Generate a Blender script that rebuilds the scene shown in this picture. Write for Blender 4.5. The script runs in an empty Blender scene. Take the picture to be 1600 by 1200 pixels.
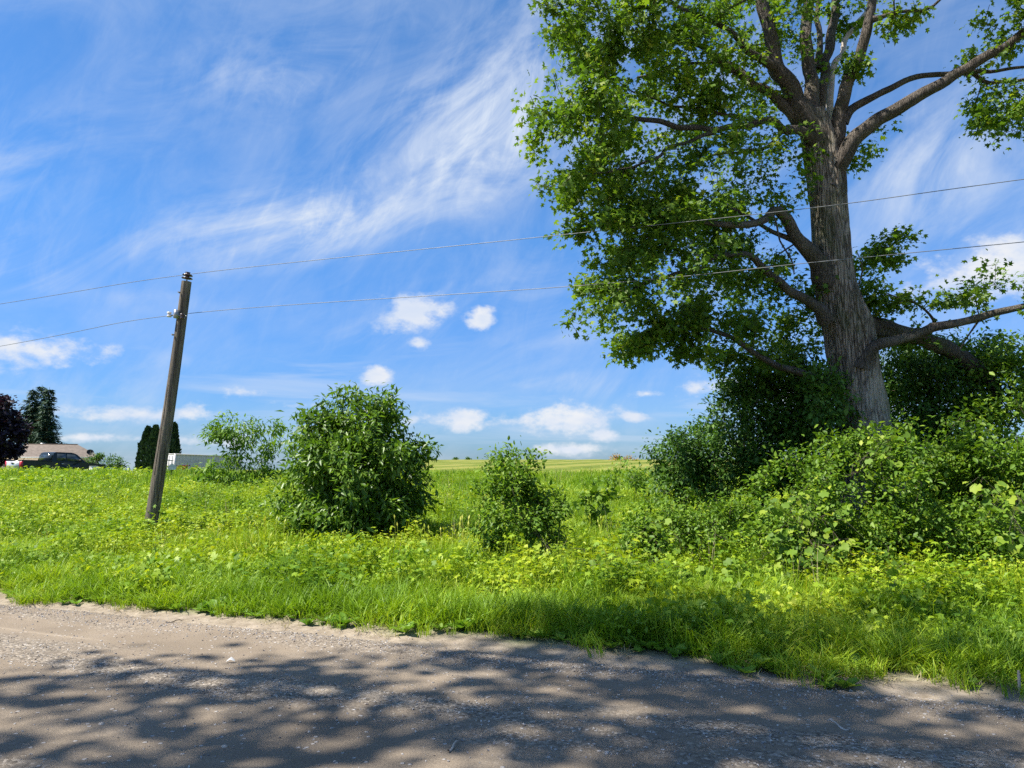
import bpy, math, random
import numpy as np
from mathutils import Vector, Matrix, noise as mnoise

rng = np.random.default_rng(7)
random.seed(7)
scene = bpy.context.scene
COL = scene.collection
R = math.radians

# ------------------------------------------------------------------ camera
F_PX = 1150.0                      # focal length in pixels of the 1600 x 1200 photograph
EYE = 1.6
PITCH = math.atan(120 / F_PX)      # true horizon lies at row 720
cam = bpy.data.cameras.new('camera')
cam.sensor_width = 36.0
cam.lens = 36.0 * F_PX / 1600.0
cam.clip_start = 0.05
cam.clip_end = 6000
camo = bpy.data.objects.new('camera', cam)
COL.objects.link(camo)
camo.location = (0, 0, EYE)
camo.rotation_euler = (math.pi / 2 + PITCH, 0, 0)
scene.camera = camo

# ------------------------------------------------------------------ light, sky
SUN_EL = R(60)
SUN_B = R(14)                      # sun stands to the left, this far behind the camera plane
sun_dir = Vector((-math.cos(SUN_B) * math.cos(SUN_EL), -math.sin(SUN_B) * math.cos(SUN_EL), math.sin(SUN_EL)))
sl = bpy.data.lights.new('sun', 'SUN')
sl.energy = 5.0
sl.angle = R(0.53)
sl.color = (1.0, 0.95, 0.86)
so = bpy.data.objects.new('sun', sl)
COL.objects.link(so)
so.rotation_euler = (-sun_dir).to_track_quat('-Z', 'Y').to_euler()
so.location = (-30, -10, 50)

scene.view_settings.view_transform = 'Standard'
scene.view_settings.look = 'None'
scene.view_settings.gamma = 1.0
scene.view_settings.use_curve_mapping = False
scene.view_settings.exposure = 1.05
cy = scene.cycles
cy.max_bounces = 5
cy.diffuse_bounces = 3
cy.glossy_bounces = 2
cy.transmission_bounces = 4
cy.transparent_max_bounces = 4
cy.use_adaptive_sampling = True
cy.adaptive_threshold = 0.02
cy.use_denoising = False


def P(px, py, d):
    """world point at picture position px, py and ground distance d (along +Y)"""
    u = (px - 800) / F_PX
    v = (600 - py) / F_PX
    y = math.cos(PITCH) - v * math.sin(PITCH)
    z = math.sin(PITCH) + v * math.cos(PITCH)
    return np.array([u * d / y, d, EYE + z * d / y])


class NB:
    """small node-building helper"""
    def __init__(self, tree):
        self.t = tree
        self.n = tree.nodes
        self.l = tree.links
        self.n.clear()

    def add(self, typ, **kw):
        nd = self.n.new(typ)
        for k, v in kw.items():
            setattr(nd, k, v)
        return nd

    def set(self, sock, v):
        if v is None:
            return
        if hasattr(v, 'bl_idname') and hasattr(v, 'is_output'):
            self.l.new(v, sock)
        else:
            sock.default_value = v

    def math(self, op, a, b=None, c=None, clamp=False):
        nd = self.add('ShaderNodeMath', operation=op, use_clamp=clamp)
        for i, v in enumerate((a, b, c)):
            self.set(nd.inputs[i], v)
        return nd.outputs[0]

    def vmath(self, op, a, b=None, out=0):
        nd = self.add('ShaderNodeVectorMath', operation=op)
        self.set(nd.inputs[0], a)
        if b is not None:
            self.set(nd.inputs[1], b)
        return nd.outputs[out]

    def noise(self, vec, scale, detail=4, rough=0.55, dist=0.0):
        nd = self.add('ShaderNodeTexNoise')
        if vec is not None:
            self.l.new(vec, nd.inputs['Vector'])
        nd.inputs['Scale'].default_value = scale
        nd.inputs['Detail'].default_value = detail
        nd.inputs['Roughness'].default_value = rough
        nd.inputs['Distortion'].default_value = dist
        return nd.outputs[0]

    def ramp(self, fac, stops, interp='LINEAR'):
        nd = self.add('ShaderNodeValToRGB')
        nd.color_ramp.interpolation = interp
        el = nd.color_ramp.elements
        while len(el) < len(stops):
            el.new(0.5)
        for e, (p, c) in zip(el, stops):
            e.position = p
            e.color = (c[0], c[1], c[2], 1) if not isinstance(c, (int, float)) else (c, c, c, 1)
        self.l.new(fac, nd.inputs[0])
        return nd.outputs[0]

    def mix(self, fac, a, b, blend='MIX'):
        nd = self.add('ShaderNodeMix', data_type='RGBA', blend_type=blend)
        self.set(nd.inputs[0], fac)
        for s, v in ((nd.inputs[6], a), (nd.inputs[7], b)):
            if isinstance(v, tuple) and len(v) == 3:
                v = (*v, 1)
            self.set(s, v)
        return nd.outputs[2]

    def maprange(self, v, a, b, c=0.0, d=1.0, interp='SMOOTHSTEP'):
        nd = self.add('ShaderNodeMapRange', interpolation_type=interp)
        self.set(nd.inputs[0], v)
        for i, x in enumerate((a, b, c, d)):
            nd.inputs[i + 1].default_value = x
        return nd.outputs[0]

    def mapping(self, vec, scale=(1, 1, 1), rot=(0, 0, 0), loc=(0, 0, 0)):
        nd = self.add('ShaderNodeMapping')
        self.l.new(vec, nd.inputs[0])
        nd.inputs['Scale'].default_value = scale
        nd.inputs['Rotation'].default_value = rot
        nd.inputs['Location'].default_value = loc
        return nd.outputs[0]


def azel(px, py):
    p = P(px, py, 1.0) - np.array([0, 0, EYE])
    p /= np.linalg.norm(p)
    return math.atan2(p[0], p[1]), math.asin(p[2])


world = bpy.data.worlds.new('World')
scene.world = world
world.use_nodes = True


def build_world():
    b = NB(world.node_tree)
    sky = b.add('ShaderNodeTexSky', sky_type='NISHITA')
    sky.sun_disc = False
    sky.sun_elevation = SUN_EL
    sky.sun_rotation = math.atan2(sun_dir.x, sun_dir.y)
    sky.air_density = 1.0
    sky.dust_density = 0.2
    sky.ozone_density = 1.4
    hs = b.add('ShaderNodeHueSaturation')
    hs.inputs['Saturation'].default_value = 1.24
    hs.inputs['Value'].default_value = 1.0
    b.l.new(sky.outputs[0], hs.inputs['Color'])
    tc = b.add('ShaderNodeTexCoord').outputs['Generated']
    d = b.vmath('NORMALIZE', tc)
    sp = b.add('ShaderNodeSeparateXYZ')
    b.l.new(d, sp.inputs[0])
    x, y, z = sp.outputs
    az = b.math('ARCTAN2', x, y)
    el = b.math('ARCSINE', z)
    # --- high thin cirrus, on a plane overhead
    zz = b.math('ADD', b.math('MAXIMUM', z, 0.0), 0.10)
    cb = b.add('ShaderNodeCombineXYZ')
    b.l.new(b.math('DIVIDE', x, zz), cb.inputs[0])
    b.l.new(b.math('DIVIDE', y, zz), cb.inputs[1])
    q = cb.outputs[0]
    broad = b.noise(b.mapping(q, (1, 1, 1), (0, 0, 0), (5.3, 0.4, 0)), 0.62, 3, 0.5, 0.3)
    ae = b.add('ShaderNodeCombineXYZ')
    b.l.new(az, ae.inputs[0])
    b.l.new(el, ae.inputs[1])
    aev = ae.outputs[0]
    wisp = b.noise(b.mapping(b.mapping(aev, (1, 1, 1), (0, 0, R(-30))), (4.2, 9.5, 1), (0, 0, 0), (3.1, 1.2, 0)), 1.0, 7, 0.62, 0.9)
    fine = b.noise(b.mapping(b.mapping(aev, (1, 1, 1), (0, 0, R(-62))), (9, 24, 1), (0, 0, 0), (0.4, 2.7, 0)), 1.0, 5, 0.66, 0.8)

    def blob(px, py, rx, ry, rot=0.0, a=None):
        c = azel(px, py) if a is None else a
        if rot:
            v = b.vmath('SUBTRACT', aev, (c[0], c[1], 0))
            v = b.mapping(b.mapping(v, (1, 1, 1), (0, 0, rot)), (F_PX / rx, F_PX / ry, 0))
        else:
            nd = b.add('ShaderNodeVectorMath', operation='MULTIPLY_ADD')
            b.l.new(aev, nd.inputs[0])
            nd.inputs[1].default_value = (F_PX / rx, F_PX / ry, 0)
            nd.inputs[2].default_value = (-c[0] * F_PX / rx, -c[1] * F_PX / ry, 0)
            v = nd.outputs[0]
        return b.vmath('LENGTH', v, out=1)

    # the broad fan of wispy cloud, plus drifts of the same kind all round
    fan = None
    for (px, py, rx, ry, rot, w) in ((790, 190, 330, 130, R(-24), 1.35), (480, 350, 330, 70, R(-14), 1.1), (880, 60, 160, 160, R(-50), 0.5), (1450, 270, 260, 110, R(-16), 0.55), (450, 110, 200, 60, R(-12), 0.45),
                                     (620, 275, 260, 60, R(-18), 0.6)):
        g = b.math('MULTIPLY', b.math('SUBTRACT', 1.0, blob(px, py, rx, ry, rot), clamp=True), w)
        fan = g if fan is None else b.math('MAXIMUM', fan, g)
    behind = b.math('MULTIPLY', b.maprange(broad, 0.46, 0.72), 0.55)
    mask = b.math('ADD', b.math('MAXIMUM', b.math('MULTIPLY', fan, 1.0), b.math('MULTIPLY', behind, 0.7)), 0.24)
    tex = b.math('ADD', b.math('MULTIPLY', b.maprange(wisp, 0.32, 0.76), 0.9), b.math('MULTIPLY', b.maprange(fine, 0.38, 0.78), 0.34))
    cirrus = b.math('MULTIPLY', b.math('MULTIPLY', mask, tex), 1.1, clamp=True)
    # --- flat streaks low over the horizon
    st = b.noise(b.mapping(aev, (2.6, 26, 1), (0, 0, R(-2)), (2, 0.7, 0)), 1.0, 6, 0.55, 0.6)
    low = b.math('MULTIPLY', b.maprange(el, 0.26, 0.03), b.maprange(st, 0.46, 0.72))
    low = b.math('MULTIPLY', low, 0.55)
    # --- small fair-weather cumulus
    n1 = b.noise(b.mapping(d, (1, 1, 1.6)), 21, 6, 0.62)
    n1 = b.math('MULTIPLY', b.math('SUBTRACT', n1, 0.5), 2.4)
    cu = None
    blobs = [(50, 548, 84, 24, 0, .9), (15, 541, 46, 20, 0, .9), (650, 490, 62, 24, 0, 1), (690, 488, 30, 18, 0, .9), (752, 495, 26, 16, 0, .95), (652, 537, 24, 11, 0, .8),
             (588, 591, 28, 13, 0, .95), (200, 648, 160, 17, 0, .6), (290, 645, 60, 16, 0, .8), (385, 612, 55, 14, 0, .6), (140, 684, 95, 10, 0, .6), 
             (330, 690, 90, 14, 0, .7), (722, 652, 66, 16, 0, .95), (640, 655, 40, 14, 0, .55), (880, 656, 70, 22, 0, 1), (988, 652, 30, 10, 0, .8), (945, 679, 26, 11, 0, .95),
             (890, 703, 55, 10, 0, .95),   (1010, 615, 30, 9, 0, .7), (1110, 604, 50, 18, 0, .8), (1560, 428, 100, 36, 0, .95),
             (1600, 420, 60, 40, 0, .9), (1500, 560, 60, 22, 0, .6), (1380, 640, 90, 20, 0, .7), (470, 632, 70, 12, 0, .45),  (1240, 620, 60, 20, 0, .7)]
    r2 = random.Random(5)
    for k in range(9):
        blobs.append((None, (0.78 + k * 0.53 + r2.uniform(-.08, .08), r2.choice((0.05, 0.08, 0.12, 0.2)) + r2.uniform(0, .03)), r2.uniform(50, 130), r2.uniform(14, 34), 0, r2.uniform(.6, 1)))
    for bl in blobs:
        if bl[0] is None:
            aa = bl[1][0]
            aa = (aa + math.pi) % (2 * math.pi) - math.pi
            g = blob(0, 0, bl[2] * 1.35, bl[3] * 1.5, 0, (aa, bl[1][1]))
        else:
            g = blob(bl[0], bl[1], bl[2] * 1.35, bl[3] * 1.5, bl[4])
        g = b.math('SUBTRACT', bl[5], g)
        cu = g if cu is None else b.math('MAXIMUM', cu, g)
    cu = b.math('ADD', cu, b.math('MULTIPLY', n1, b.maprange(cu, -1.2, 0.2)))
    cum = b.math('MULTIPLY', b.maprange(cu, 0.04, 0.80), 0.95)
    cloud = b.math('MAXIMUM', b.math('MAXIMUM', cirrus, low), cum)
    skyc = b.mix(1.0, hs.outputs[0], (0.80, 1.0, 1.22), 'MULTIPLY')
    skyc = b.mix(1.0, skyc, b.ramp(el, [(0.0, (0.33, 0.46, 0.76)), (0.10, (0.46, 0.58, 0.80)), (0.30, (0.82, 0.92, 0.97)), (0.6, (1.18, 1.1, 1.0))]), 'MULTIPLY')
    col = b.mix(b.math('MAXIMUM', cirrus, low), skyc, (4.4, 5.0, 6.0))
    shade = b.noise(b.mapping(d, (1, 1, 2.2), (0, 0, 0), (0, 0, 0.02)), 14, 3, 0.55)
    cumc = b.mix(b.maprange(shade, 0.35, 0.62), (4.6, 5.1, 6.0), (5.7, 5.8, 6.0))
    col = b.mix(cum, col, cumc)
    bg = b.add('ShaderNodeBackground')
    b.l.new(col, bg.inputs[0])
    bg.inputs[1].default_value = 0.075
    out = b.add('ShaderNodeOutputWorld')
    b.l.new(bg.outputs[0], out.inputs[0])


build_world()
world.cycles.sampling_method = 'NONE'      # an even sky: found well enough by the bounced rays

# ------------------------------------------------------------------ helpers: objects


def tag(o, label=None, cat=None, group=None, kind=None):
    if label:
        o['label'] = label
    if cat:
        o['category'] = cat
    if group:
        o['group'] = group
    if kind:
        o['kind'] = kind
    return o


def link(o, parent=None):
    COL.objects.link(o)
    if parent is not None:
        o.parent = parent
    return o


def empty(name, loc=(0, 0, 0), rz=0.0):
    o = bpy.data.objects.new(name, None)
    o.empty_display_size = 0.3
    link(o)
    o.location = loc
    o.rotation_euler = (0, 0, rz)
    return o


def mesh_np(name, V, faces, mat=None, var=None, smooth=False):
    """V (N,3); faces: list of (M,k) index arrays; var: per-vertex float"""
    me = bpy.data.meshes.new(name)
    V = np.asarray(V, dtype=np.float32)
    faces = [np.asarray(f, dtype=np.int32) for f in faces if len(f)]
    me.vertices.add(len(V))
    me.vertices.foreach_set('co', V.ravel())
    loops = np.concatenate([f.ravel() for f in faces]) if faces else np.zeros(0, np.int32)
    tot = np.concatenate([np.full(len(f), f.shape[1], np.int32) for f in faces])
    start = np.concatenate([[0], np.cumsum(tot)[:-1]]).astype(np.int32)
    me.loops.add(len(loops))
    me.loops.foreach_set('vertex_index', loops)
    me.polygons.add(len(tot))
    me.polygons.foreach_set('loop_start', start)
    me.polygons.foreach_set('loop_total', tot)
    if smooth:
        me.polygons.foreach_set('use_smooth', np.ones(len(tot), bool))
    if var is not None:
        at = me.attributes.new('var', 'FLOAT', 'POINT')
        at.data.foreach_set('value', np.asarray(var, np.float32))
    me.update(calc_edges=True)
    if mat:
        me.materials.append(mat)
    return me


def obj_np(name, V, faces, mat, parent=None, var=None, smooth=False):
    return link(bpy.data.objects.new(name, mesh_np(name, V, faces, mat, var, smooth)), parent)


class MB:
    """collects boxes, prisms, tubes into one mesh"""
    def __init__(self):
        self.V = []
        self.Q = {}
        self.n = 0

    def raw(self, V, faces):
        for f in faces:
            f = np.asarray(f, dtype=np.int32)
            if len(f):
                self.Q.setdefault(f.shape[1], []).append(f + self.n)
        V = np.asarray(V, float).reshape(-1, 3)
        self.V.append(V)
        self.n += len(V)
        return self

    def box(self, c, s, rz=0.0, bev=0.0):
        c = np.array(c, float)
        s = np.array(s, float) / 2
        sg = np.array([(-1, -1, -1), (1, -1, -1), (1, 1, -1), (-1, 1, -1), (-1, -1, 1), (1, -1, 1), (1, 1, 1), (-1, 1, 1)], float)
        v = sg * s
        if rz:
            cs, sn = math.cos(rz), math.sin(rz)
            v = v @ np.array([[cs, sn, 0], [-sn, cs, 0], [0, 0, 1]])
        return self.raw(v + c, [[(0, 3, 2, 1), (4, 5, 6, 7), (0, 1, 5, 4), (1, 2, 6, 5), (2, 3, 7, 6), (3, 0, 4, 7)]])

    def prism(self, prof, y0, y1):
        """profile in xz (counter-clockwise), extruded along y"""
        n = len(prof)
        a = np.array([(p[0], y0, p[1]) for p in prof])
        c = np.array([(p[0], y1, p[1]) for p in prof])
        i = np.arange(n)
        j = (i + 1) % n
        self.raw(np.vstack([a, c]), [np.stack([i, j, j + n, i + n], 1)])
        ngon = [tuple(range(n))]
        self.raw(a, [ngon])
        self.raw(c, [[tuple(range(n - 1, -1, -1))]])
        return self

    def tube(self, pts, rad, sides=8, caps=True):
        V, f = tube(pts, rad, sides)
        self.raw(V, f)
        if caps:
            self.raw(V[:sides], [[tuple(range(sides - 1, -1, -1))]])
            self.raw(V[-sides:], [[tuple(range(sides))]])
        return self

    def build(self, name, mat, parent=None, smooth=False):
        V = np.vstack(self.V)
        return obj_np(name, V, [np.vstack(q) for q in self.Q.values()], mat, parent, smooth=smooth)


def tube(pts, rad, sides=8, wob=None):
    pts = np.asarray(pts, float)
    n = len(pts)
    rad = np.broadcast_to(np.asarray(rad, float), (n,))
    t = np.gradient(pts, axis=0)
    t /= np.linalg.norm(t, axis=1)[:, None] + 1e-9
    up = np.array([1.0, 0, 0]) if abs(t[0, 0]) < 0.9 else np.array([0, 1.0, 0])
    a = np.cross(t[0], up)
    a /= np.linalg.norm(a)
    V = np.zeros((n, sides, 3))
    th = np.arange(sides) * 2 * math.pi / sides
    for i in range(n):
        a = a - t[i] * np.dot(a, t[i])
        a /= np.linalg.norm(a) + 1e-9
        c = np.cross(t[i], a)
        ring = np.cos(th)[:, None] * a + np.sin(th)[:, None] * c
        rr = rad[i] * (wob[i] if wob is not None else 1.0)
        V[i] = pts[i] + ring * (rr[:, None] if wob is not None else rr)
    i, j = np.meshgrid(np.arange(n - 1), np.arange(sides), indexing='ij')
    k = (j + 1) % sides
    f = np.stack([i * sides + j, i * sides + k, (i + 1) * sides + k, (i + 1) * sides + j], -1).reshape(-1, 4)
    return V.reshape(-1, 3), [f]


def catmull(pts, rad, step=0.12):
    pts = np.asarray(pts, float)
    rad = np.asarray(rad, float)
    p = np.vstack([2 * pts[0] - pts[1], pts, 2 * pts[-1] - pts[-2]])
    out, ro = [], []
    for i in range(len(pts) - 1):
        L = np.linalg.norm(pts[i + 1] - pts[i])
        m = max(2, int(L / step))
        for k in range(m):
            u = k / m
            a, b_, c, d = p[i], p[i + 1], p[i + 2], p[i + 3]
            out.append(0.5 * ((2 * b_) + (-a + c) * u + (2 * a - 5 * b_ + 4 * c - d) * u * u + (-a + 3 * b_ - 3 * c + d) * u ** 3))
            ro.append(rad[i] * (1 - u) + rad[i + 1] * u)
    out.append(pts[-1])
    ro.append(rad[-1])
    return np.array(out), np.array(ro)


# ------------------------------------------------------------------ materials


def new_mat(name):
    m = bpy.data.materials.new(name)
    m.use_nodes = True
    return m, NB(m.node_tree)


def finish(b, col, rough=0.8, spec=0.3, bump=None, bstr=0.3, bdist=0.02, metal=0.0, trans=None, tfac=0.0):
    pr = b.add('ShaderNodeBsdfPrincipled')
    b.set(pr.inputs['Base Color'], (*col, 1) if isinstance(col, tuple) else col)
    b.set(pr.inputs['Roughness'], rough)
    pr.inputs['Specular IOR Level'].default_value = spec
    pr.inputs['Metallic'].default_value = metal
    if bump is not None:
        bn = b.add('ShaderNodeBump')
        bn.inputs['Strength'].default_value = bstr
        bn.inputs['Distance'].default_value = bdist
        b.l.new(bump, bn.inputs['Height'])
        b.l.new(bn.outputs[0], pr.inputs['Normal'])
    o = b.add('ShaderNodeOutputMaterial')
    if trans is not None:
        tr = b.add('ShaderNodeBsdfTranslucent')
        b.set(tr.inputs[0], trans)
        mx = b.add('ShaderNodeMixShader')
        mx.inputs[0].default_value = tfac
        b.l.new(pr.outputs[0], mx.inputs[1])
        b.l.new(tr.outputs[0], mx.inputs[2])
        b.l.new(mx.outputs[0], o.inputs[0])
    else:
        b.l.new(pr.outputs[0], o.inputs[0])
    return pr


def leaf_mat(name, stops, tint=(1.25, 1.3, 0.55), tfac=0.36, rough=0.5, spec=0.26, inst=False):
    """per-leaf random value 'var' picks the leaf's own colour"""
    m, b = new_mat(name)
    at = b.add('ShaderNodeAttribute', attribute_name='var')
    v = at.outputs['Fac']
    if inst:
        oi = b.add('ShaderNodeObjectInfo')
        geo = b.add('ShaderNodeNewGeometry')
        big = b.noise(geo.outputs['Position'], 0.55, 3, 0.5)
        v = b.math('ADD', b.math('MULTIPLY', v, 0.48), b.math('MULTIPLY', oi.outputs['Random'], 0.14))
        v = b.math('ADD', v, b.math('MULTIPLY', b.maprange(big, 0.32, 0.66), 0.40))
    col = b.ramp(v, stops)
    tcol = b.mix(1.0, col, (*tint, 1), 'MULTIPLY')
    finish(b, col, rough, spec, trans=tcol, tfac=tfac)
    return m


def simple_mat(name, col, rough=0.6, spec=0.4, metal=0.0, nscale=6.0, namp=0.25, bump=0.0):
    m, b = new_mat(name)
    tc = b.add('ShaderNodeTexCoord').outputs['Object']
    nz = b.noise(tc, nscale, 5, 0.6)
    lo = tuple(c * (1 - namp) for c in col)
    hi = tuple(min(1, c * (1 + namp)) for c in col)
    c = b.ramp(nz, [(0.3, lo), (0.7, hi)])
    finish(b, c, rough, spec, nz if bump else None, bump, 0.02, metal)
    return m


def bark_mat(name, c0, c1, c2, scale=1.0, moss=0.0):
    m, b = new_mat(name)
    tc = b.add('ShaderNodeTexCoord').outputs['Object']
    st = b.mapping(tc, (14 * scale, 14 * scale, 1.3 * scale))
    wv = b.noise(st, 1.6, 8, 0.62, 0.8)
    vo = b.add('ShaderNodeTexVoronoi', feature='DISTANCE_TO_EDGE')
    vs = b.mapping(tc, (14 * scale, 14 * scale, 1.5 * scale))
    ad = b.vmath('ADD', vs, b.vmath('MULTIPLY', b.add('ShaderNodeTexNoise').outputs['Color'], (0.9, 0.9, 0.9)))
    b.l.new(ad, vo.inputs['Vector'])
    vo.inputs['Scale'].default_value = 1.5
    crack = b.maprange(vo.outputs['Distance'], 0.0, 0.16)
    h = b.math('ADD', b.math('MULTIPLY', wv, 0.82), b.math('MULTIPLY', crack, 0.28))
    col = b.ramp(h, [(0.25, c0), (0.55, c1), (0.85, c2)])
    patch = b.noise(tc, 1.3, 4, 0.6)
    col = b.mix(b.math('MULTIPLY', b.maprange(patch, 0.48, 0.68), 0.5), col, tuple(min(1, c * 1.5) for c in c2))
    if moss > 0:
        mo = b.noise(b.mapping(tc, (1, 1, 0.6), loc=(3, 1, 2)), 1.7, 6, 0.65)
        col = b.mix(b.math('MULTIPLY', b.maprange(mo, 0.5, 0.66), moss), col, (0.075, 0.10, 0.03))
    finish(b, col, 0.93, 0.15, h, 1.0, 0.06)
    return m


M = {}
M['bark'] = bark_mat('maple_bark', (0.03, 0.025, 0.019), (0.165, 0.137, 0.107), (0.38, 0.33, 0.27), 1.0, 0.5)
M['limb'] = bark_mat('limb_bark', (0.035, 0.03, 0.025), (0.10, 0.083, 0.068), (0.17, 0.145, 0.12), 1.8, 0.3)
M['twig'] = simple_mat('twig_bark', (0.075, 0.058, 0.042), 0.9, 0.2)
M['stem'] = simple_mat('stem_bark', (0.09, 0.075, 0.05), 0.9, 0.2)
M['dead'] = simple_mat('bleached_wood', (0.42, 0.36, 0.30), 0.85, 0.2, nscale=12)
M['maple_leaf'] = leaf_mat('maple_leaf', [(0.0, (0.05, 0.105, 0.011)), (0.5, (0.108, 0.198, 0.019)), (0.85, (0.20, 0.295, 0.028)), (1.0, (0.36, 0.38, 0.034))], tfac=0.43)
M['ash_leaf'] = leaf_mat('ash_leaf', [(0.0, (0.055, 0.115, 0.014)), (0.6, (0.115, 0.21, 0.022)), (1.0, (0.20, 0.31, 0.035))], rough=0.40, spec=0.35)
M['sumac_leaf'] = leaf_mat('young_tree_leaf', [(0.0, (0.055, 0.12, 0.014)), (0.6, (0.13, 0.24, 0.024)), (1.0, (0.25, 0.36, 0.04))])
M['shrub_leaf'] = leaf_mat('shrub_leaf', [(0.0, (0.055, 0.115, 0.012)), (0.5, (0.115, 0.215, 0.02)), (0.9, (0.23, 0.34, 0.03)), (1.0, (0.40, 0.44, 0.05))])
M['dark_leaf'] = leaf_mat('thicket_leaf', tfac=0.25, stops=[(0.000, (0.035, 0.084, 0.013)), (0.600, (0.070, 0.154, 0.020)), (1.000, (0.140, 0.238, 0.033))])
M['grape_leaf'] = leaf_mat('grape_leaf', [(0.0, (0.07, 0.14, 0.016)), (0.6, (0.155, 0.26, 0.025)), (1.0, (0.30, 0.37, 0.04))], rough=0.55, spec=0.25)
M['purple_leaf'] = leaf_mat('purple_leaf', [(0.0, (0.012, 0.009, 0.016)), (1.0, (0.035, 0.022, 0.035))], tint=(1.2, 0.6, 0.7), tfac=0.2)
M['spruce_leaf'] = leaf_mat('spruce_needles', [(0.0, (0.02, 0.05, 0.028)), (1.0, (0.055, 0.10, 0.055))], tint=(1, 1, 0.7), tfac=0.15, rough=0.6)
M['cedar_leaf'] = leaf_mat('cedar_sprays', [(0.0, (0.012, 0.035, 0.014)), (1.0, (0.035, 0.075, 0.022))], tint=(1, 1, 0.6), tfac=0.12, rough=0.6)
M['orange_leaf'] = leaf_mat('dry_orange_leaf', [(0.0, (0.25, 0.13, 0.03)), (1.0, (0.42, 0.27, 0.06))])
M['grass'] = leaf_mat('grass_blades', [(0.0, (0.095, 0.190, 0.011)), (0.45, (0.19, 0.325, 0.018)), (0.8, (0.32, 0.43, 0.027)), (1.0, (0.50, 0.49, 0.08))], tint=(1.25, 1.2, 0.4), tfac=0.36, rough=0.5, inst=True)
M['meadow_leaf'] = leaf_mat('meadow_leaves', [(0.0, (0.055, 0.135, 0.012)), (0.3, (0.145, 0.265, 0.018)), (0.65, (0.30, 0.41, 0.024)), (1.0, (0.50, 0.53, 0.038))], tint=(1.25, 1.2, 0.4), tfac=0.36, rough=0.5, inst=True)
M['weed'] = leaf_mat('weed_leaves', [(0.000, (0.078, 0.180, 0.015)), (0.600, (0.169, 0.300, 0.030)), (1.000, (0.325, 0.396, 0.060))], tfac=0.3, inst=True)
M['straw'] = leaf_mat('dry_stalks', [(0.0, (0.25, 0.22, 0.10)), (1.0, (0.45, 0.40, 0.22))], tfac=0.25, inst=True)

# ------------------------------------------------------------------ terrain
DV = np.array([-0.9333, 0.3590])     # direction of the road, to the left and away
NV = np.array([0.3590, 0.9333])      # across the road towards the field
EDGE = 6.1


def sstep(a, b_, x):
    t = np.clip((x - a) / (b_ - a), 0, 1)
    return t * t * (3 - 2 * t)


def terrain(x, y):
    x = np.asarray(x, float)
    y = np.asarray(y, float)
    n = x * NV[0] + y * NV[1]
    s = x * DV[0] + y * DV[1]
    # field side, centre and right
    r = np.maximum(n - 8.0, 0)
    zf = np.where(n < 48, 0.021 * r, 0.84 + 0.0116 * (n - 48))
    crest = 135.0
    zf = np.where(n > crest, 0.84 + 0.0116 * (crest - 48) - 0.00055 * (n - crest) ** 2 / (1 + 0.004 * (n - crest)), zf)
    # left: a grassy bank that falls away behind its crest
    zl = np.where(n < 30.0, 0.0355 * r, 0)
    top = 0.0355 * 22.0
    q = np.maximum(n - 30.0, 0)
    fall = top - 0.48 * sstep(0, 9, q) - 0.75 * sstep(9, 45, q) - 0.05 * np.maximum(q - 40, 0)
    zl = np.where(n < 30.0, zl, fall)
    a = x / np.maximum(y, 0.5)
    L = sstep(-0.10, -0.34, -a * -1) if False else sstep(0.12, 0.34, -a)
    L = np.where(y < 1, 1.0 * (x < 0), L)
    z = zf * (1 - L) + zl * L
    und = 0.05 * np.sin(x * 0.55 + 1.3) * np.sin(y * 0.43) + 0.03 * np.sin(x * 1.3 + y * 0.9)
    z = z + und * sstep(7, 12, n)
    # verge: a shallow lip beside the road
    z = z - 0.03 * sstep(9.5, 7.0, n) if False else z
    z = np.where(n < EDGE + 1.2, z - 0.07 * (1 - sstep(EDGE - 0.5, EDGE + 0.8, n)), z)
    z = np.where(n < -0.9, 0.0 - 0.02 * np.minimum(-n - 0.9, 10), z)
    return np.maximum(z, -40.0)


def tz(x, y):
    return float(terrain(np.array([x]), np.array([y]))[0])


def ground_at(px, py):
    """where the line of sight through a picture point meets the terrain"""
    ds = np.geomspace(2.5, 200, 4000)
    p1 = P(px, py, 1.0)
    dx, dz = p1[0], p1[2] - EYE
    z = EYE + dz * ds
    t = terrain(dx * ds, ds)
    i = np.argmax(z <= t)
    d = ds[i] if z[i] <= t[i] else 150.0
    return np.array([dx * d, d, tz(dx * d, d)])


def on_ground(px, d):
    """terrain point in the picture column px (at eye level) at distance d"""
    x = (px - 800) / F_PX * d / (math.cos(PITCH) + 0.1043 * math.sin(PITCH))
    return np.array([x, d, tz(x, d)])


def axis_pts(lo, hi, near, far_ratio=1.09, step=0.35):
    a = [0.0]
    s = step
    while a[-1] < hi:
        if a[-1] > near:
            s *= far_ratio
        a.append(a[-1] + s)
    b_ = [0.0]
    s = step
    while b_[-1] > lo:
        if b_[-1] < -near:
            s *= far_ratio
        b_.append(b_[-1] - s)
    return np.array(sorted(set(a + b_)))


S_ = axis_pts(-1800, 2200, 26, 1.12, 0.4)
N_ = axis_pts(-400, 2600, 22, 1.07, 0.35)
N_ = N_[(N_ < -0.5) | (N_ > -0.4)]
SS, NN = np.meshgrid(S_, N_, indexing='ij')
GX = SS * DV[0] + NN * NV[0]
GY = SS * DV[1] + NN * NV[1]
GZ = terrain(GX.ravel(), GY.ravel()).reshape(GX.shape)
i, j = np.meshgrid(np.arange(len(S_) - 1), np.arange(len(N_) - 1), indexing='ij')
w = len(N_)
fq = np.stack([i * w + j, i * w + j + 1, (i + 1) * w + j + 1, (i + 1) * w + j], -1).reshape(-1, 4)


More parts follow.
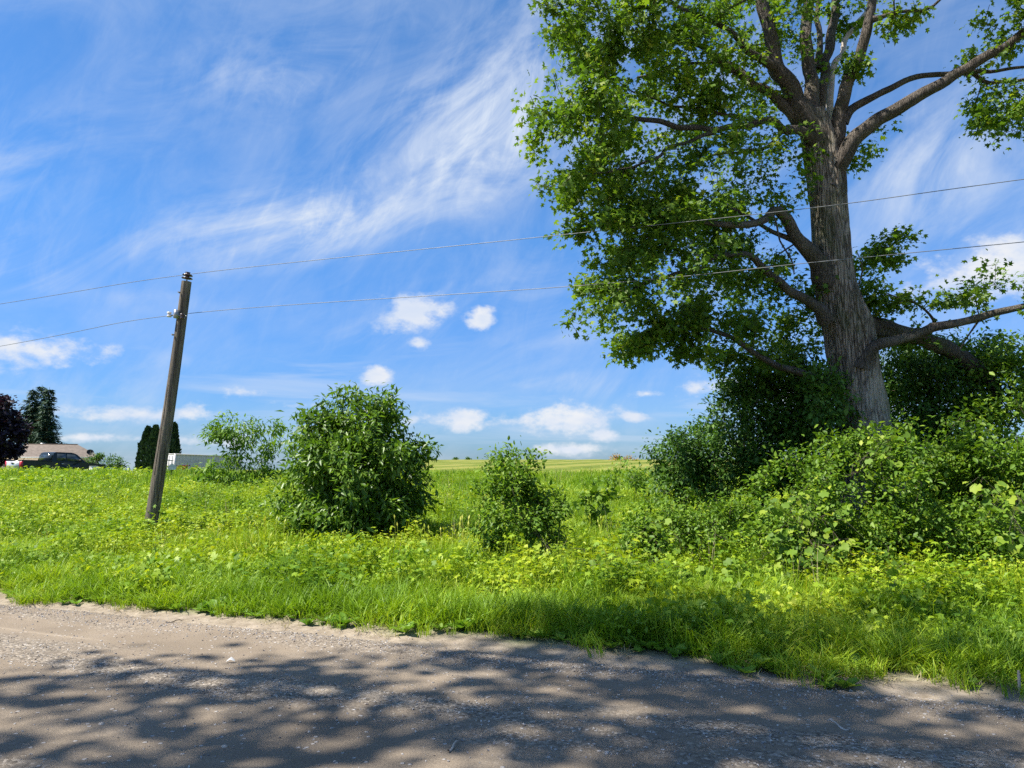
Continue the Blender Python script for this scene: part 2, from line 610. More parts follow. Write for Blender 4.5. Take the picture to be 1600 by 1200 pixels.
def ground_material():
    m, b = new_mat('ground_turf')
    pos = b.add('ShaderNodeNewGeometry').outputs['Position']
    nn = b.vmath('DOT_PRODUCT', pos, (NV[0], NV[1], 0), out=1)
    ss = b.vmath('DOT_PRODUCT', pos, (DV[0], DV[1], 0), out=1)
    n1 = b.noise(pos, 0.35, 5, 0.6)
    n2 = b.noise(pos, 9.0, 6, 0.65)
    turf = b.ramp(b.math('ADD', b.math('MULTIPLY', n1, 0.5), b.math('MULTIPLY', n2, 0.5)),
                  [(0.3, (0.045, 0.08, 0.012)), (0.55, (0.09, 0.16, 0.02)), (0.75, (0.15, 0.22, 0.03))])
    dirt = b.ramp(n2, [(0.3, (0.17, 0.135, 0.095)), (0.7, (0.33, 0.275, 0.21))])
    edge = b.math('ADD', nn, b.math('MULTIPLY', b.math('SUBTRACT', b.noise(pos, 1.4, 5, 0.6), 0.5), 0.9))
    c = b.mix(b.maprange(edge, EDGE + 0.15, EDGE + 0.75), dirt, turf)
    # the worked field on the rise: rows that run straight away from the road
    rowv = b.mapping(pos, (1, 1, 0))
    sw = b.math('ADD', b.math('MULTIPLY', ss, 0.85), b.math('MULTIPLY', b.noise(pos, 0.05, 3, 0.5), 3.0))
    wob = b.math('SINE', b.math('MULTIPLY', sw, 1.05))
    rown = b.noise(b.mapping(rowv, (0.9, 0.9, 0), (0, 0, R(21)), (0, 0, 0)), 0.25, 5, 0.6)
    stre = b.noise(b.mapping(rowv, (1.2, 0.03, 0), (0, 0, R(21)), (0, 0, 0)), 0.8, 4, 0.6)
    f = b.math('ADD', b.math('MULTIPLY', b.math('ADD', wob, 1.0), 0.20), b.math('ADD', b.math('MULTIPLY', rown, 0.3), b.math('MULTIPLY', stre, 0.5)))
    fc = b.ramp(f, [(0.25, (0.07, 0.10, 0.014)), (0.5, (0.125, 0.155, 0.022)), (0.75, (0.20, 0.20, 0.045))])
    fe = b.math('ADD', nn, b.math('MULTIPLY', b.noise(pos, 0.2, 3, 0.5), 5.0))
    c = b.mix(b.maprange(fe, 40.5, 44.0), c, fc)
    finish(b, c, 0.95, 0.1, n2, 0.6, 0.05)
    return m


ground = obj_np('ground', np.stack([GX, GY, GZ], -1).reshape(-1, 3), [fq], ground_material(), smooth=True)
tag(ground, 'grassy ground rising from the verge to the field crest', kind='structure')


def road_material():
    m, b = new_mat('gravel_road')
    pos = b.add('ShaderNodeNewGeometry').outputs['Position']
    nn = b.vmath('DOT_PRODUCT', pos, (NV[0], NV[1], 0), out=1)
    ss = b.vmath('DOT_PRODUCT', pos, (DV[0], DV[1], 0), out=1)
    cb = b.add('ShaderNodeCombineXYZ')
    b.l.new(ss, cb.inputs[0])
    b.l.new(nn, cb.inputs[1])
    rc = cb.outputs[0]
    streak = b.noise(b.mapping(rc, (0.16, 1.6, 1)), 1.6, 5, 0.6, 0.4)
    patch = b.noise(rc, 0.9, 6, 0.6)
    grit = b.noise(rc, 75, 4, 0.7)
    vo = b.add('ShaderNodeTexVoronoi')
    b.l.new(rc, vo.inputs['Vector'])
    vo.inputs['Scale'].default_value = 52
    vo.inputs['Randomness'].default_value = 1
    wn = b.add('ShaderNodeSeparateColor')
    b.l.new(vo.outputs['Color'], wn.inputs[0])
    stone = wn.outputs[0]
    v2 = b.add('ShaderNodeTexVoronoi')
    b.l.new(rc, v2.inputs['Vector'])
    v2.inputs['Scale'].default_value = 21
    w2 = b.add('ShaderNodeSeparateColor')
    b.l.new(v2.outputs['Color'], w2.inputs[0])
    big = b.math('MULTIPLY', b.maprange(v2.outputs['Distance'], 0.34, 0.22), b.math('GREATER_THAN', w2.outputs[0], 0.86))
    packed = b.ramp(b.math('ADD', b.math('MULTIPLY', grit, 0.55), b.math('MULTIPLY', patch, 0.45)),
                    [(0.3, (0.115, 0.092, 0.068)), (0.5, (0.20, 0.16, 0.118)), (0.7, (0.31, 0.25, 0.185))])
    loose = b.ramp(stone, [(0.0, (0.065, 0.055, 0.044)), (0.35, (0.15, 0.127, 0.10)), (0.8, (0.25, 0.213, 0.17)), (1.0, (0.44, 0.38, 0.31))])
    # loose stones gather in bands between and beside the wheel tracks
    band = b.math('ADD', nn, b.math('MULTIPLY', b.math('SUBTRACT', patch, 0.5), 0.9))
    b1 = b.math('MULTIPLY', b.maprange(band, 3.9, 4.35), b.maprange(band, 5.15, 4.75))
    b2 = b.math('MULTIPLY', b.maprange(band, 5.5, 5.75), b.maprange(band, 6.25, 6.05))
    b3 = b.math('MULTIPLY', b.maprange(band, 1.9, 2.4), b.maprange(band, 3.2, 2.8))
    bl = b.math('ADD', b.math('ADD', b1, b.math('MULTIPLY', b2, 0.8)), b3, clamp=True)
    bl = b.math('MULTIPLY', bl, b.maprange(streak, 0.36, 0.56))
    bl = b.math('ADD', b.math('MULTIPLY', bl, 0.85), b.math('MULTIPLY', b.maprange(patch, 0.5, 0.75), 0.25), clamp=True)
    col = b.mix(bl, packed, loose)
    col = b.mix(b.math('MULTIPLY', b.maprange(streak, 0.52, 0.74), 0.5), col, (0.40, 0.325, 0.24))
    col = b.mix(b.math('MULTIPLY', big, 0.6), col, (0.50, 0.47, 0.44))
    h = b.math('ADD', b.math('MULTIPLY', grit, 0.5), b.math('MULTIPLY', b.math('SUBTRACT', 1.0, vo.outputs['Distance']), b.math('MULTIPLY', bl, 0.9)))
    h = b.math('ADD', h, big)
    h = b.math('ADD', h, b.math('MULTIPLY', patch, 1.2))
    finish(b, col, 0.95, 0.12, h, 0.75, 0.014)
    return m


def road_z(s, n):
    crown = 0.045 * (1 - ((n - 2.7) / 3.4) ** 2)
    ruts = -0.012 * np.exp(-((n - 3.6) / 0.35) ** 2) - 0.014 * np.exp(-((n - 5.35) / 0.3) ** 2) + 0.010 * np.exp(-((n - 4.5) / 0.3) ** 2) + 0.012 * np.exp(-((n - 5.85) / 0.16) ** 2)
    return crown - 0.05 + ruts + 0.004 * np.sin(s * 2.1 + n * 3) + 0.004 * np.sin(s * 0.7 - n * 2.2)


def build_road():
    s = axis_pts(-160, 260, 18, 1.06, 0.12)
    t = np.concatenate([np.linspace(0, 0.40, 12), np.linspace(0.42, 1, 54)])
    s2, t2 = np.meshgrid(s, t, indexing='ij')
    wob = np.array([0.10 * mnoise.noise((v * 0.6, 1.7, 0)) + 0.06 * mnoise.noise((v * 2.1, 5, 0)) for v in s])
    n2 = -0.75 + (EDGE + 0.10 + wob[:, None] + 0.75) * t2
    z2 = road_z(s2, n2)
    z2 = np.where(t2 > 0.985, z2 - 0.03 * (t2 - 0.985) / 0.015, z2)
    X = s2 * DV[0] + n2 * NV[0]
    Y = s2 * DV[1] + n2 * NV[1]
    i, j = np.meshgrid(np.arange(len(s) - 1), np.arange(len(t) - 1), indexing='ij')
    w = len(t)
    f = np.stack([i * w + j, i * w + j + 1, (i + 1) * w + j + 1, (i + 1) * w + j], -1).reshape(-1, 4)
    o = obj_np('road', np.stack([X, Y, z2], -1).reshape(-1, 3), [f], road_material(), smooth=True)
    tag(o, 'packed gravel country road with dappled tree shade', kind='structure')


build_road()

# ------------------------------------------------------------------ leaf shapes


def T(v, f):
    return np.array(v, float), np.array(f, int)


LEAF = {
    'maple': T([(0, 0.36, -0.02), (0, 0, 0), (.48, .10, -.10), (.22, .36, .02), (.50, .72, -.10), (.17, .66, .0), (0, 1.05, -.10), (-.17, .66, .0), (-.50, .72, -.10), (-.22, .36, .02), (-.48, .10, -.10)],
               [(0, 1, 2), (0, 2, 3), (0, 3, 4), (0, 4, 5), (0, 5, 6), (0, 6, 7), (0, 7, 8), (0, 8, 9), (0, 9, 10), (0, 10, 1)]),
    'maple_lo': T([(0, 0.4, 0.03), (0, 0, 0), (.46, .16, -.10), (.46, .70, -.10), (0, 1.05, -.10), (-.46, .70, -.10), (-.46, .16, -.10)],
                  [(0, 1, 2), (0, 2, 3), (0, 3, 4), (0, 4, 5), (0, 5, 6), (0, 6, 1)]),
    'oval': T([(0, 0, 0), (.27, .38, .06), (.20, .72, .05), (0, 1, -.06), (-.20, .72, .05), (-.27, .38, .06)],
              [(0, 1, 2), (0, 2, 3), (0, 3, 4), (0, 4, 5)]),
    'lance': T([(0, 0, 0), (.19, .40, .05), (0, 1, -.10), (-.19, .40, .05)], [(0, 1, 2), (0, 2, 3)]),
    'grape': T([(0, 0.36, -0.05), (0, .05, 0), (.30, -.14, .05), (.58, .16, -.04), (.52, .42, .04), (.52, .70, -.08), (.26, .80, .03), (0, 1.02, -.12), (-.26, .80, .03), (-.52, .70, -.08), (-.52, .42, .04), (-.58, .16, -.04), (-.30, -.14, .05)],
               [(0, a, a + 1) for a in range(1, 12)] + [(0, 12, 1)]),
    'spray': T([(0, 0, 0), (.16, .30, .0), (.10, .75, -.05), (0, 1, -.12), (-.10, .75, -.05), (-.16, .30, .0)], [(0, 1, 2), (0, 2, 3), (0, 3, 4), (0, 4, 5)]),
}


def norm(a):
    return a / (np.linalg.norm(a, axis=-1, keepdims=True) + 1e-9)


def leaves_np(kind, pos, ydir, nrm, size, var):
    tv, tf = LEAF[kind]
    y = norm(ydir)
    z = norm(nrm - y * np.sum(nrm * y, -1, keepdims=True))
    x = np.cross(y, z)
    Rm = np.stack([x, y, z], -1)                     # columns
    V = np.einsum('lij,kj->lki', Rm, tv) * size[:, None, None] + pos[:, None, :]
    k = len(tv)
    Fc = (tf[None] + (np.arange(len(pos)) * k)[:, None, None]).reshape(-1, tf.shape[1])
    return V.reshape(-1, 3), Fc, np.repeat(var, k)


def crown_pts(ell, g=None, hole=1.7, cut=-0.16):
    """sample twig ends in ellipsoids: (centre, radii, count, shell bias)"""
    g = g or rng
    out, cen = [], []
    for c, r, n, sh in ell:
        n = int(n)
        d = norm(g.normal(size=(n, 3)))
        nz = np.array([mnoise.noise((c[0] + v[0] * 1.9, c[1] + v[1] * 1.9, c[2] + v[2] * 1.9)) for v in d])
        u = g.random(n) ** (1.0 / 3.0)
        u = sh + (1 - sh) * u
        rad = u * (1.0 + 0.58 * nz + g.normal(size=n) * 0.06)
        sht = g.random(n) < 0.12
        d = np.where(sht[:, None], norm(d + np.array([0, 0, 0.7])), d)
        rad = np.where(sht, 1.0 + 0.38 * g.random(n), rad)
        p = np.array(c) + d * np.array(r) * rad[:, None]
        hol = np.array([mnoise.noise((v[0] * hole, v[1] * hole, v[2] * hole + 9.1)) for v in p])
        kp = hol > cut
        out.append(p[kp])
        cen.append(np.repeat(np.array(c)[None], int(kp.sum()), 0))
    return np.vstack(out), np.vstack(cen)


def grow(pre_pos, pre_par, targets, k=0.35, seg=0.35, sag=0.10, g=None):
    """join every target to the nearest point of the growing skeleton"""
    g = g or rng
    pre_pos = np.asarray(pre_pos, float)
    n0 = len(pre_pos)
    cap = n0 + len(targets) * 14 + 10
    pos = np.zeros((cap, 3))
    par = np.full(cap, -1, int)
    path = np.zeros(cap)
    pos[:n0] = pre_pos
    par[:n0] = pre_par
    for i in range(n0):
        if par[i] >= 0:
            path[i] = path[par[i]] + 0.25 * np.linalg.norm(pos[i] - pos[par[i]])
    d0 = np.array([np.min(np.sum((pre_pos - t) ** 2, 1)) for t in targets])
    n = n0
    tips = []
    for ti in np.argsort(d0):
        t = targets[ti]
        cost = np.sqrt(np.sum((pos[:n] - t) ** 2, 1)) + k * path[:n]
        q = int(np.argmin(cost))
        v = t - pos[q]
        L = np.linalg.norm(v)
        m = min(12, max(1, int(round(L / seg))))
        prev = q
        bend = g.normal(size=3) * 0.07 * L + np.array([0, 0, sag * L])
        for s in range(1, m + 1):
            u = s / m
            if n >= cap:
                break
            pos[n] = pos[q] + v * u + bend * math.sin(math.pi * u)
            par[n] = prev
            path[n] = path[prev] + L / m
            prev = n
            n += 1
        tips.append((prev, ti))
    return pos[:n], par[:n], n0, tips


def twig_mesh(pos, par, n0, r_tip=0.004, e=2.3, rmax=0.2, pre_rad=None):
    n = len(pos)
    acc = np.zeros(n)
    kids = np.bincount(par[par >= 0], minlength=n)
    rad = np.zeros(n)
    for i in range(n - 1, -1, -1):
        if acc[i] == 0:
            rad[i] = r_tip
        else:
            rad[i] = acc[i] ** (1 / e)
        rad[i] = min(rad[i], rmax)
        if i >= n0 or True:
            if par[i] >= 0:
                acc[par[i]] += rad[i] ** e
    idx = np.arange(n0, n)
    a, c = pos[par[idx]], pos[idx]
    ra, rc = np.minimum(rad[par[idx]], rad[idx] * 1.35), rad[idx]
    mb = MB()
    for lo, hi, sides in ((0, 0.008, 3), (0.008, 9, 6)):
        sel = (rc >= lo) & (rc < hi)
        if not sel.any():
            continue
        A, C, RA, RC = a[sel], c[sel], ra[sel], rc[sel]
        t = norm(C - A)
        up = np.where(np.abs(t[:, 2:3]) > 0.9, np.array([[1.0, 0, 0]]), np.array([[0, 0, 1.0]]))
        x = norm(np.cross(t, up))
        y = np.cross(t, x)
        th = np.arange(sides) * 2 * math.pi / sides
        ring = np.cos(th)[None, :, None] * x[:, None] + np.sin(th)[None, :, None] * y[:, None]
        V = np.concatenate([A[:, None] + ring * RA[:, None, None], C[:, None] + ring * RC[:, None, None]], 1)
        j = np.arange(sides)
        f = np.stack([j, (j + 1) % sides, (j + 1) % sides + sides, j + sides], 1)
        Fq = (f[None] + (np.arange(len(A)) * 2 * sides)[:, None, None]).reshape(-1, 4)
        mb.raw(V.reshape(-1, 3), [Fq])
    return mb, rad


def twig_leaves(kind, pos, par, tips, cen, per, size, spread, droop=0.35, flat=0.8, g=None, along=0.6, szvar=0.42, clump=0.35):
    g = g or rng
    ti = np.array([t[0] for t in tips])
    tt = np.array([t[1] for t in tips])
    ends = pos[ti]
    back = pos[par[ti]]
    n = len(ti) * per
    u = g.random(n) * along
    E = np.repeat(ends, per, 0)
    Bk = np.repeat(back, per, 0)
    p = E + (Bk - E) * u[:, None] + g.normal(size=(n, 3)) * spread * np.array([1, 1, 0.75])
    out = norm(p - np.repeat(cen[tt], per, 0))
    yd = out * 0.6 + g.normal(size=(n, 3)) * 0.6 - np.array([0, 0, droop])
    nr = np.array([0, 0, 1.0]) * flat + g.normal(size=(n, 3)) * 0.5 + out * 0.25
    s = size * (1 + szvar * (g.random(n) * 2 - 1)) * (0.85 + 0.3 * np.repeat(g.random(len(ti)), per))
    var = np.clip(np.repeat(g.random(len(ti)), per) * clump + g.random(n) * (1 - clump), 0, 1)
    return leaves_np(kind, p, yd, nr, s, var)


def plant(name, label, cat, base, ell, leafkind, mat, per, size, spread, stems=5, stem_r=0.02, stem_mat='stem', group=None, k=0.35, seg=0.3, droop=0.30, flat=1.35, extra=None, seed=1,
          crown_name='foliage', stem_name='stems', r_tip=0.003, sag=0.08, rmax=0.06, base_spread=0.15, clump=0.35, trunk_h=0.0, hole=2.5, cut=-0.03, dens=1.2):
    """a bush or young tree: stems from the base, twigs, leaves"""
    g = np.random.default_rng(seed)
    base = np.array(base, float)
    tg, cen = crown_pts([(c, r, n * dens, sh) for c, r, n, sh in ell], g, hole, cut)
    gz = terrain(tg[:, 0], tg[:, 1])
    tg[:, 2] = np.maximum(tg[:, 2], gz + 0.05 + 0.1 * g.random(len(tg)))
    pre, par = [], []
    if trunk_h > 0:
        m = 5
        for s in range(m + 1):
            pre.append(base + np.array([0.03 * math.sin(s), 0.02 * s, trunk_h * s / m - 0.05]))
            par.append(len(pre) - 2 if s else -1)
    else:
        for s in range(stems):
            a = g.random() * 2 * math.pi
            q = base + np.array([math.cos(a), math.sin(a), 0]) * base_spread * g.random()
            pre.append(q - np.array([0, 0, 0.05]))
            par.append(-1)
            pre.append(q + np.array([math.cos(a) * 0.06, math.sin(a) * 0.06, 0.18]))
            par.append(len(pre) - 2)
    root = empty(name, base)
    tag(root, label, cat, group)
    pos, pr, n0, tips = grow(pre, par, tg, k, seg, sag, g)
    mb, rad = twig_mesh(pos, pr, n0 if trunk_h > 0 else 0 + n0, r_tip, 2.3, rmax)
    for a, p_ in enumerate(par):
        if p_ >= 0:
            mb.tube([pos[p_], pos[a]], [max(rad[p_], rad[a]) * 1.1, rad[a]], 7, caps=False)
    so_ = mb.build(stem_name, M[stem_mat], root)
    so_['kind'] = 'stuff'
    V, Fc, var = twig_leaves(leafkind, pos, pr, tips, cen, per, size, spread, droop, flat, g, clump=clump)
    # nothing grows below the ground
    lo = obj_np(crown_name, V, [Fc], M[mat], root, var)
    lo['kind'] = 'stuff'
    for o in (so_, lo):
        o.location = -base
    return root


def E(px, py, rx, ry, d, rd, n, sh=0.35):
    """ellipsoid from a picture position, its half-size in pixels there, distance and half-depth"""
    return (P(px, py, d), (rx * d / F_PX, rd, ry * d / F_PX), n, sh)


# ------------------------------------------------------------------ the old maple


def build_maple():
    g = np.random.default_rng(11)
    D = 13.0
    base = on_ground(1352, D)
    root = empty('old_maple_tree', base)
    tag(root, 'towering old maple with thick furrowed trunk and spreading leafy limbs', 'tree')
    pre, par, rads = [], [], []

    def add_chain(pts, rad, parent):
        idx = []
        for q, (p_, r_) in enumerate(zip(pts, rad)):
            pre.append(p_)
            par.append(parent if q == 0 else len(pre) - 2)
            rads.append(r_)
            idx.append(len(pre) - 1)
        return idx

    def local(o):
        o.location = -base
        return o

    # trunk
    tpx = [(1362, 800, 56), (1358, 740, 46), (1352, 680, 39), (1345, 630, 37), (1338, 585, 36), (1331, 545, 37), (1324, 510, 37), (1313, 480, 33), (1305, 440, 30), (1300, 390, 28), (1296, 340, 27), (1293, 300, 27), (1290, 265, 27), (1284, 232, 28), (1276, 200, 25), (1270, 175, 19)]
    pts = [P(a, b_, D) for a, b_, c in tpx]
    pts[0][2] = base[2] - 0.25
    rad = [c * D / F_PX for a, b_, c in tpx]
    cp, cr = catmull(pts, rad, 0.06)
    sides = 110
    th = np.arange(sides) * 2 * math.pi / sides
    wob = np.ones((len(cp), sides))
    for a in range(len(cp)):
        h = cp[a][2]
        for s in range(sides):
            cx, sx = math.cos(th[s]), math.sin(th[s])
            ridge = abs(mnoise.noise((cx * 4.5, sx * 4.5, h * 0.8)))
            ridge2 = abs(mnoise.noise((cx * 10 + 3, sx * 10, h * 1.5)))
            lump = mnoise.noise((cx * 1.2, sx * 1.2 + 7, h * 0.9))
            wob[a, s] = 1 + 0.15 * (ridge - 0.2) + 0.11 * (ridge2 - 0.2) + 0.11 * lump
    V, f = tube(cp, cr, sides, wob)
    local(obj_np('trunk', V, f, M['bark'], root, smooth=True))
    trunk_idx = add_chain(list(cp[::5]), list(cr[::5]), -1)

    def nearest(p_):
        return int(np.argmin(np.sum((np.array(pre) - p_) ** 2, 1)))

    def limb(px, w0, w1, d0, d1, mat='limb', name='limb', label=None, rough=0.10):
        n = len(px)
        pts = [P(a, b_, d0 + (d1 - d0) * (q / (n - 1))) for q, (a, b_) in enumerate(px)]
        rad = [(w0 + (w1 - w0) * (q / (n - 1)) ** 0.8) * 0.46 * pts[q][1] / F_PX for q in range(n)]
        cp, cr = catmull(pts, rad, 0.09)
        arc = np.arange(len(cp)) * 0.09 / max(2.2 * rad[0], 0.05)
        cr = cr * (1 + 0.55 * np.exp(-arc))            # swollen collar where the limb leaves the wood
        sd = 16 if w0 > 12 else 10
        wob = np.ones((len(cp), sd))
        for a in range(len(cp)):
            for s in range(sd):
                c_, s_ = math.cos(s * 2 * math.pi / sd), math.sin(s * 2 * math.pi / sd)
                wob[a, s] = 1 + rough * 1.6 * mnoise.noise((c_ * 1.5 + px[0][0], s_ * 1.5, a * 0.16)) + rough * mnoise.noise((c_ * 3 + px[0][1], s_ * 3, a * 0.45))
        jit = np.array([[mnoise.noise((px[0][0] + a * 0.22, 0.5, k * 3.1)) for k in range(3)] for a in range(len(cp))]) * 0.085
        jit[0] = 0
        V, f = tube(cp + jit, cr, sd, wob)
        mb = MB().raw(V, f).raw(V[-sd:], [[tuple(range(sd))]])
        o = local(mb.build(name, M[mat], root, smooth=True))
        if label:
            o['label'] = label
        add_chain(list((cp + jit)[::3]), list(cr[::3]), nearest(cp[0]))
        return o

    # leaders above the fork
    limb([(1278, 225), (1259, 184), (1230, 126), (1209, 92), (1204, 52), (1193, 0), (1176, -90), (1150, -180)], 36, 16, 13, 12.4)
    limb([(1272, 195), (1266, 157), (1264, 118), (1261, 52), (1262, 0), (1268, -90), (1262, -200)], 27, 14, 13, 13.4)
    limb([(1287, 245), (1285, 200), (1286, 131), (1293, 73), (1303, 26), (1313, -8), (1335, -120)], 22, 12, 13, 13.9)
    limb([(1277, 110), (1279, 70), (1277, 30), (1276, -10), (1270, -60)], 12, 7, 13.4, 13.8)
    limb([(1295, 230), (1295, 184), (1301, 110), (1316, 79), (1327, 52), (1351, 26), (1362, 12)], 14, 7, 13.3, 14.0, 'dead', 'dead_limb', 'bleached barkless limb between the leaders')
    limb([(1300, 270), (1305, 236), (1314, 184), (1327, 131), (1343, 92), (1356, 39), (1366, 0), (1385, -100)], 27, 14, 12.9, 12.4)
    limb([(1300, 300), (1314, 257), (1332, 223), (1369, 194), (1416, 163), (1469, 134), (1503, 113), (1547, 89), (1600, 55), (1670, 10), (1760, -40)], 30, 12, 12.9, 11.4)
    limb([(1316, 190), (1328, 178), (1358, 155), (1403, 131), (1456, 118), (1508, 118), (1545, 129), (1600, 121), (1680, 125)], 15, 5, 12.8, 12.6)
    limb([(1508, 118), (1560, 113), (1600, 107), (1660, 95)], 8, 4, 12.6, 12.2)
    limb([(1364, 30), (1385, 22), (1420, 18), (1450, 10), (1490, -15)], 8, 4, 12.4, 12.0)
    # left side
    limb([(1275, 222), (1256, 207), (1227, 200), (1196, 194), (1121, 197), (1029, 195), (995, 184), (964, 175), (911, 173), (870, 180)], 18, 4, 12.9, 11.2)
    limb([(1213, 105), (1168, 79), (1147, 58), (1121, 39), (1069, 16), (1035, -5), (985, -20)], 14, 5, 12.6, 11.6)
    limb([(1252, 190), (1206, 147), (1174, 126), (1142, 102), (1113, 84), (1075, 66), (1030, 60), (985, 80)], 19, 5, 13, 12.2)
    limb([(1174, 126), (1150, 100), (1113, 96), (1082, 100), (1050, 112), (1000, 120)], 8, 4, 12.6, 12.8)
    limb([(1235, 200), (1200, 228), (1160, 237), (1121, 239), (1084, 254), (1050, 262)], 8, 3, 12.9, 13.6)
    limb([(1121, 202), (1080, 213), (1058, 223), (1029, 244), (990, 257), (932, 273), (890, 280)], 8, 3, 11.9, 11.0)
    limb([(1180, 190), (1121, 176), (1069, 170), (1030, 158), (985, 140)], 7, 3, 12.5, 12.6)
    limb([(1296, 440), (1274, 406), (1255, 385), (1242, 367), (1224, 338), (1208, 327), (1182, 348), (1142, 351), (1100, 350), (1040, 352), (985, 360)], 30, 5, 12.9, 11.6)
    limb([(1246, 378), (1225, 372), (1208, 367), (1184, 353), (1150, 330), (1100, 315), (1040, 310)], 10, 4, 12.6, 12.9)
    limb([(1208, 330), (1214, 350), (1216, 380), (1232, 410), (1237, 428)], 4, 2, 12.2, 12.2, 'limb', 'dead_limb', 'thin dead branch hanging by the trunk')
    limb([(1290, 500), (1279, 485), (1247, 461), (1221, 440), (1190, 422), (1169, 403), (1153, 399), (1116, 406), (1085, 424), (1020, 440), (960, 470)], 20, 4, 12.7, 11.2)
    limb([(1300, 600), (1268, 587), (1208, 569), (1169, 545), (1137, 527), (1095, 516), (1040, 510)], 16, 4, 12.8, 11.8)
    # right side: heavy broken limb bending into the thicket, and the long dark limb
    limb([(1345, 512), (1365, 513), (1395, 518), (1435, 527), (1463, 535), (1486, 547), (1514, 566), (1540, 590), (1560, 630)], 33, 20, 13.0, 13.9, 'limb', 'limb', 'heavy drooping limb, mossy and split, right of the trunk', 0.2)
    limb([(1345, 575), (1370, 541), (1395, 530), (1435, 521), (1458, 513), (1486, 503), (1520, 496), (1563, 487), (1600, 479), (1690, 460)], 20, 10, 12.7, 11.8, rough=0.14)
    limb([(1462, 512), (1440, 480), (1415, 470), (1390, 462)], 5, 2, 12.6, 12.4)
    limb([(1530, 495), (1515, 520), (1500, 545)], 4, 2, 12.2, 12.2)

    # crown: uneven masses of leafy twigs
    ell = [E(915, 195, 88, 52, 11.4, 1.5, 130, .1), E(850, 215, 38, 30, 11.0, .8, 30), E(880, 18, 50, 24, 11.8, 1.3, 38), E(1000, 55, 90, 66, 11.8, 1.7, 125, .1), E(925, 52, 50, 30, 11.6, 1.0, 30),
           E(1020, 160, 110, 72, 12.2, 2.0, 150, .1), E(1120, 70, 90, 80, 12.6, 2.0, 125, .1), E(1130, 180, 80, 70, 13.2, 2.0, 52, .1), E(1215, 120, 48, 80, 13.8, 1.5, 36), E(1235, 40, 50, 55, 13.4, 1.5, 58),
           E(882, 280, 36, 30, 11.1, .8, 30), E(935, 262, 50, 30, 11.4, 1.0, 40), E(1005, 305, 80, 45, 11.8, 1.5, 95, .1), E(1100, 290, 100, 62, 12.6, 1.9, 150, .1), E(1195, 290, 52, 60, 13.6, 1.5, 70),
           E(945, 372, 48, 48, 11.4, 1.0, 55), E(1030, 385, 92, 62, 12.2, 1.8, 140, .1), E(1130, 370, 60, 48, 13.0, 1.5, 70), E(945, 480, 40, 40, 11.5, .8, 34), E(1030, 475, 92, 58, 12.2, 1.6, 125, .1),
           E(1120, 465, 70, 62, 13.2, 1.6, 85, .1), E(1010, 528, 60, 20, 12.2, .8, 36), E(1120, 540, 60, 34, 12.8, 1.2, 48), E(1205, 500, 48, 55, 13.8, 1.2, 52), E(1245, 470, 26, 42, 13.9, .8, 22), E(1200, 405, 30, 20, 13.6, .8, 7),
           E(1150, 425, 62, 46, 13.8, 1.2, 70, .1), E(1250, 540, 36, 48, 13.9, .8, 40), E(1165, 572, 50, 24, 13.6, .8, 40), E(1185, 465, 50, 40, 14.2, 1.0, 45),
           E(826, 206, 26, 13, 11.1, .5, 16), E(868, 142, 24, 13, 11.4, .5, 14), E(848, 300, 18, 14, 11.1, .4, 9), E(903, 352, 22, 16, 11.3, .5, 14), E(918, 440, 20, 14, 11.4, .4, 12), E(924, 512, 24, 13, 11.4, .5, 14),
           E(985, 542, 28, 11, 11.9, .5, 14), E(842, 18, 20, 9, 11.6, .4, 9), E(880, 96, 26, 12, 11.6, .5, 14), E(1080, 552, 30, 10, 12.4, .5, 12),
           E(935, 500, 36, 26, 11.4, .7, 24),
           E(1330, 8, 46, 16, 13.2, 1.0, 16), E(1425, 6, 50, 14, 12.1, .8, 20), E(1385, 40, 26, 12, 12.3, .5, 8), E(1345, 85, 22, 26, 12.4, .4, 7), E(1580, 38, 42, 52, 11.6, 1.2, 46, .1), E(1578, 155, 34, 26, 12.2, .8, 24),
           E(1572, 195, 42, 24, 12.2, .8, 26), E(1330, 105, 14, 20, 12.6, .3, 4), E(1352, 225, 26, 18, 13.4, .5, 14), E(1330, 255, 16, 14, 13.4, .4, 6), E(1335, 290, 14, 40, 13.3, .3, 9), E(1345, 350, 16, 18, 13.3, .4, 7),
           E(1398, 385, 26, 18, 13.2, .5, 15), E(1368, 425, 36, 42, 13.3, .6, 32), E(1350, 490, 30, 30, 13.5, .5, 14), E(1405, 455, 30, 20, 12.6, .4, 8), E(1430, 480, 40, 22, 12.5, .4, 9), E(1490, 462, 40, 12, 12.2, .4, 9), E(1580, 445, 32, 34, 12.0, .6, 20), E(1565, 500, 40, 20, 12.0, .5, 9), E(1420, 545, 40, 25, 13.6, .6, 14),
           # the crown above the picture, its near masses added to shade the right shrubs
           E(950, -90, 130, 60, 11.6, 1.8, 60), E(1150, -130, 170, 70, 9.4, 1.5, 100), E(1330, -150, 150, 80, 9.2, 1.5, 100), E(1480, -150, 130, 80, 9.6, 1.4, 80), E(1120, -90, 140, 80, 12.6, 2.6, 110), E(1290, -150, 160, 110, 13.6, 3.0, 130), E(1450, -130, 120, 70, 12.6, 2.2, 60), E(1680, -40, 110, 60, 11.6, 1.6, 50), E(1700, 90, 70, 50, 12, 1.4, 30), E(1690, 430, 70, 40, 11.8, 1.2, 26)]
    tg, cen = crown_pts(ell, g, 1.15, -0.02)
    pos, pr, n0, tips = grow(np.array(pre), np.array(par), tg, 0.22, 0.28, 0.05, g)
    mb, rad = twig_mesh(pos, pr, n0, 0.0045, 2.5, 0.055)
    local(mb.build('twigs', M['twig'], root))['kind'] = 'stuff'
    V, Fc, var = twig_leaves('maple', pos, pr, tips, cen, 40, 0.078, 0.115, 0.45, 0.85, g, 1.15, 0.5)
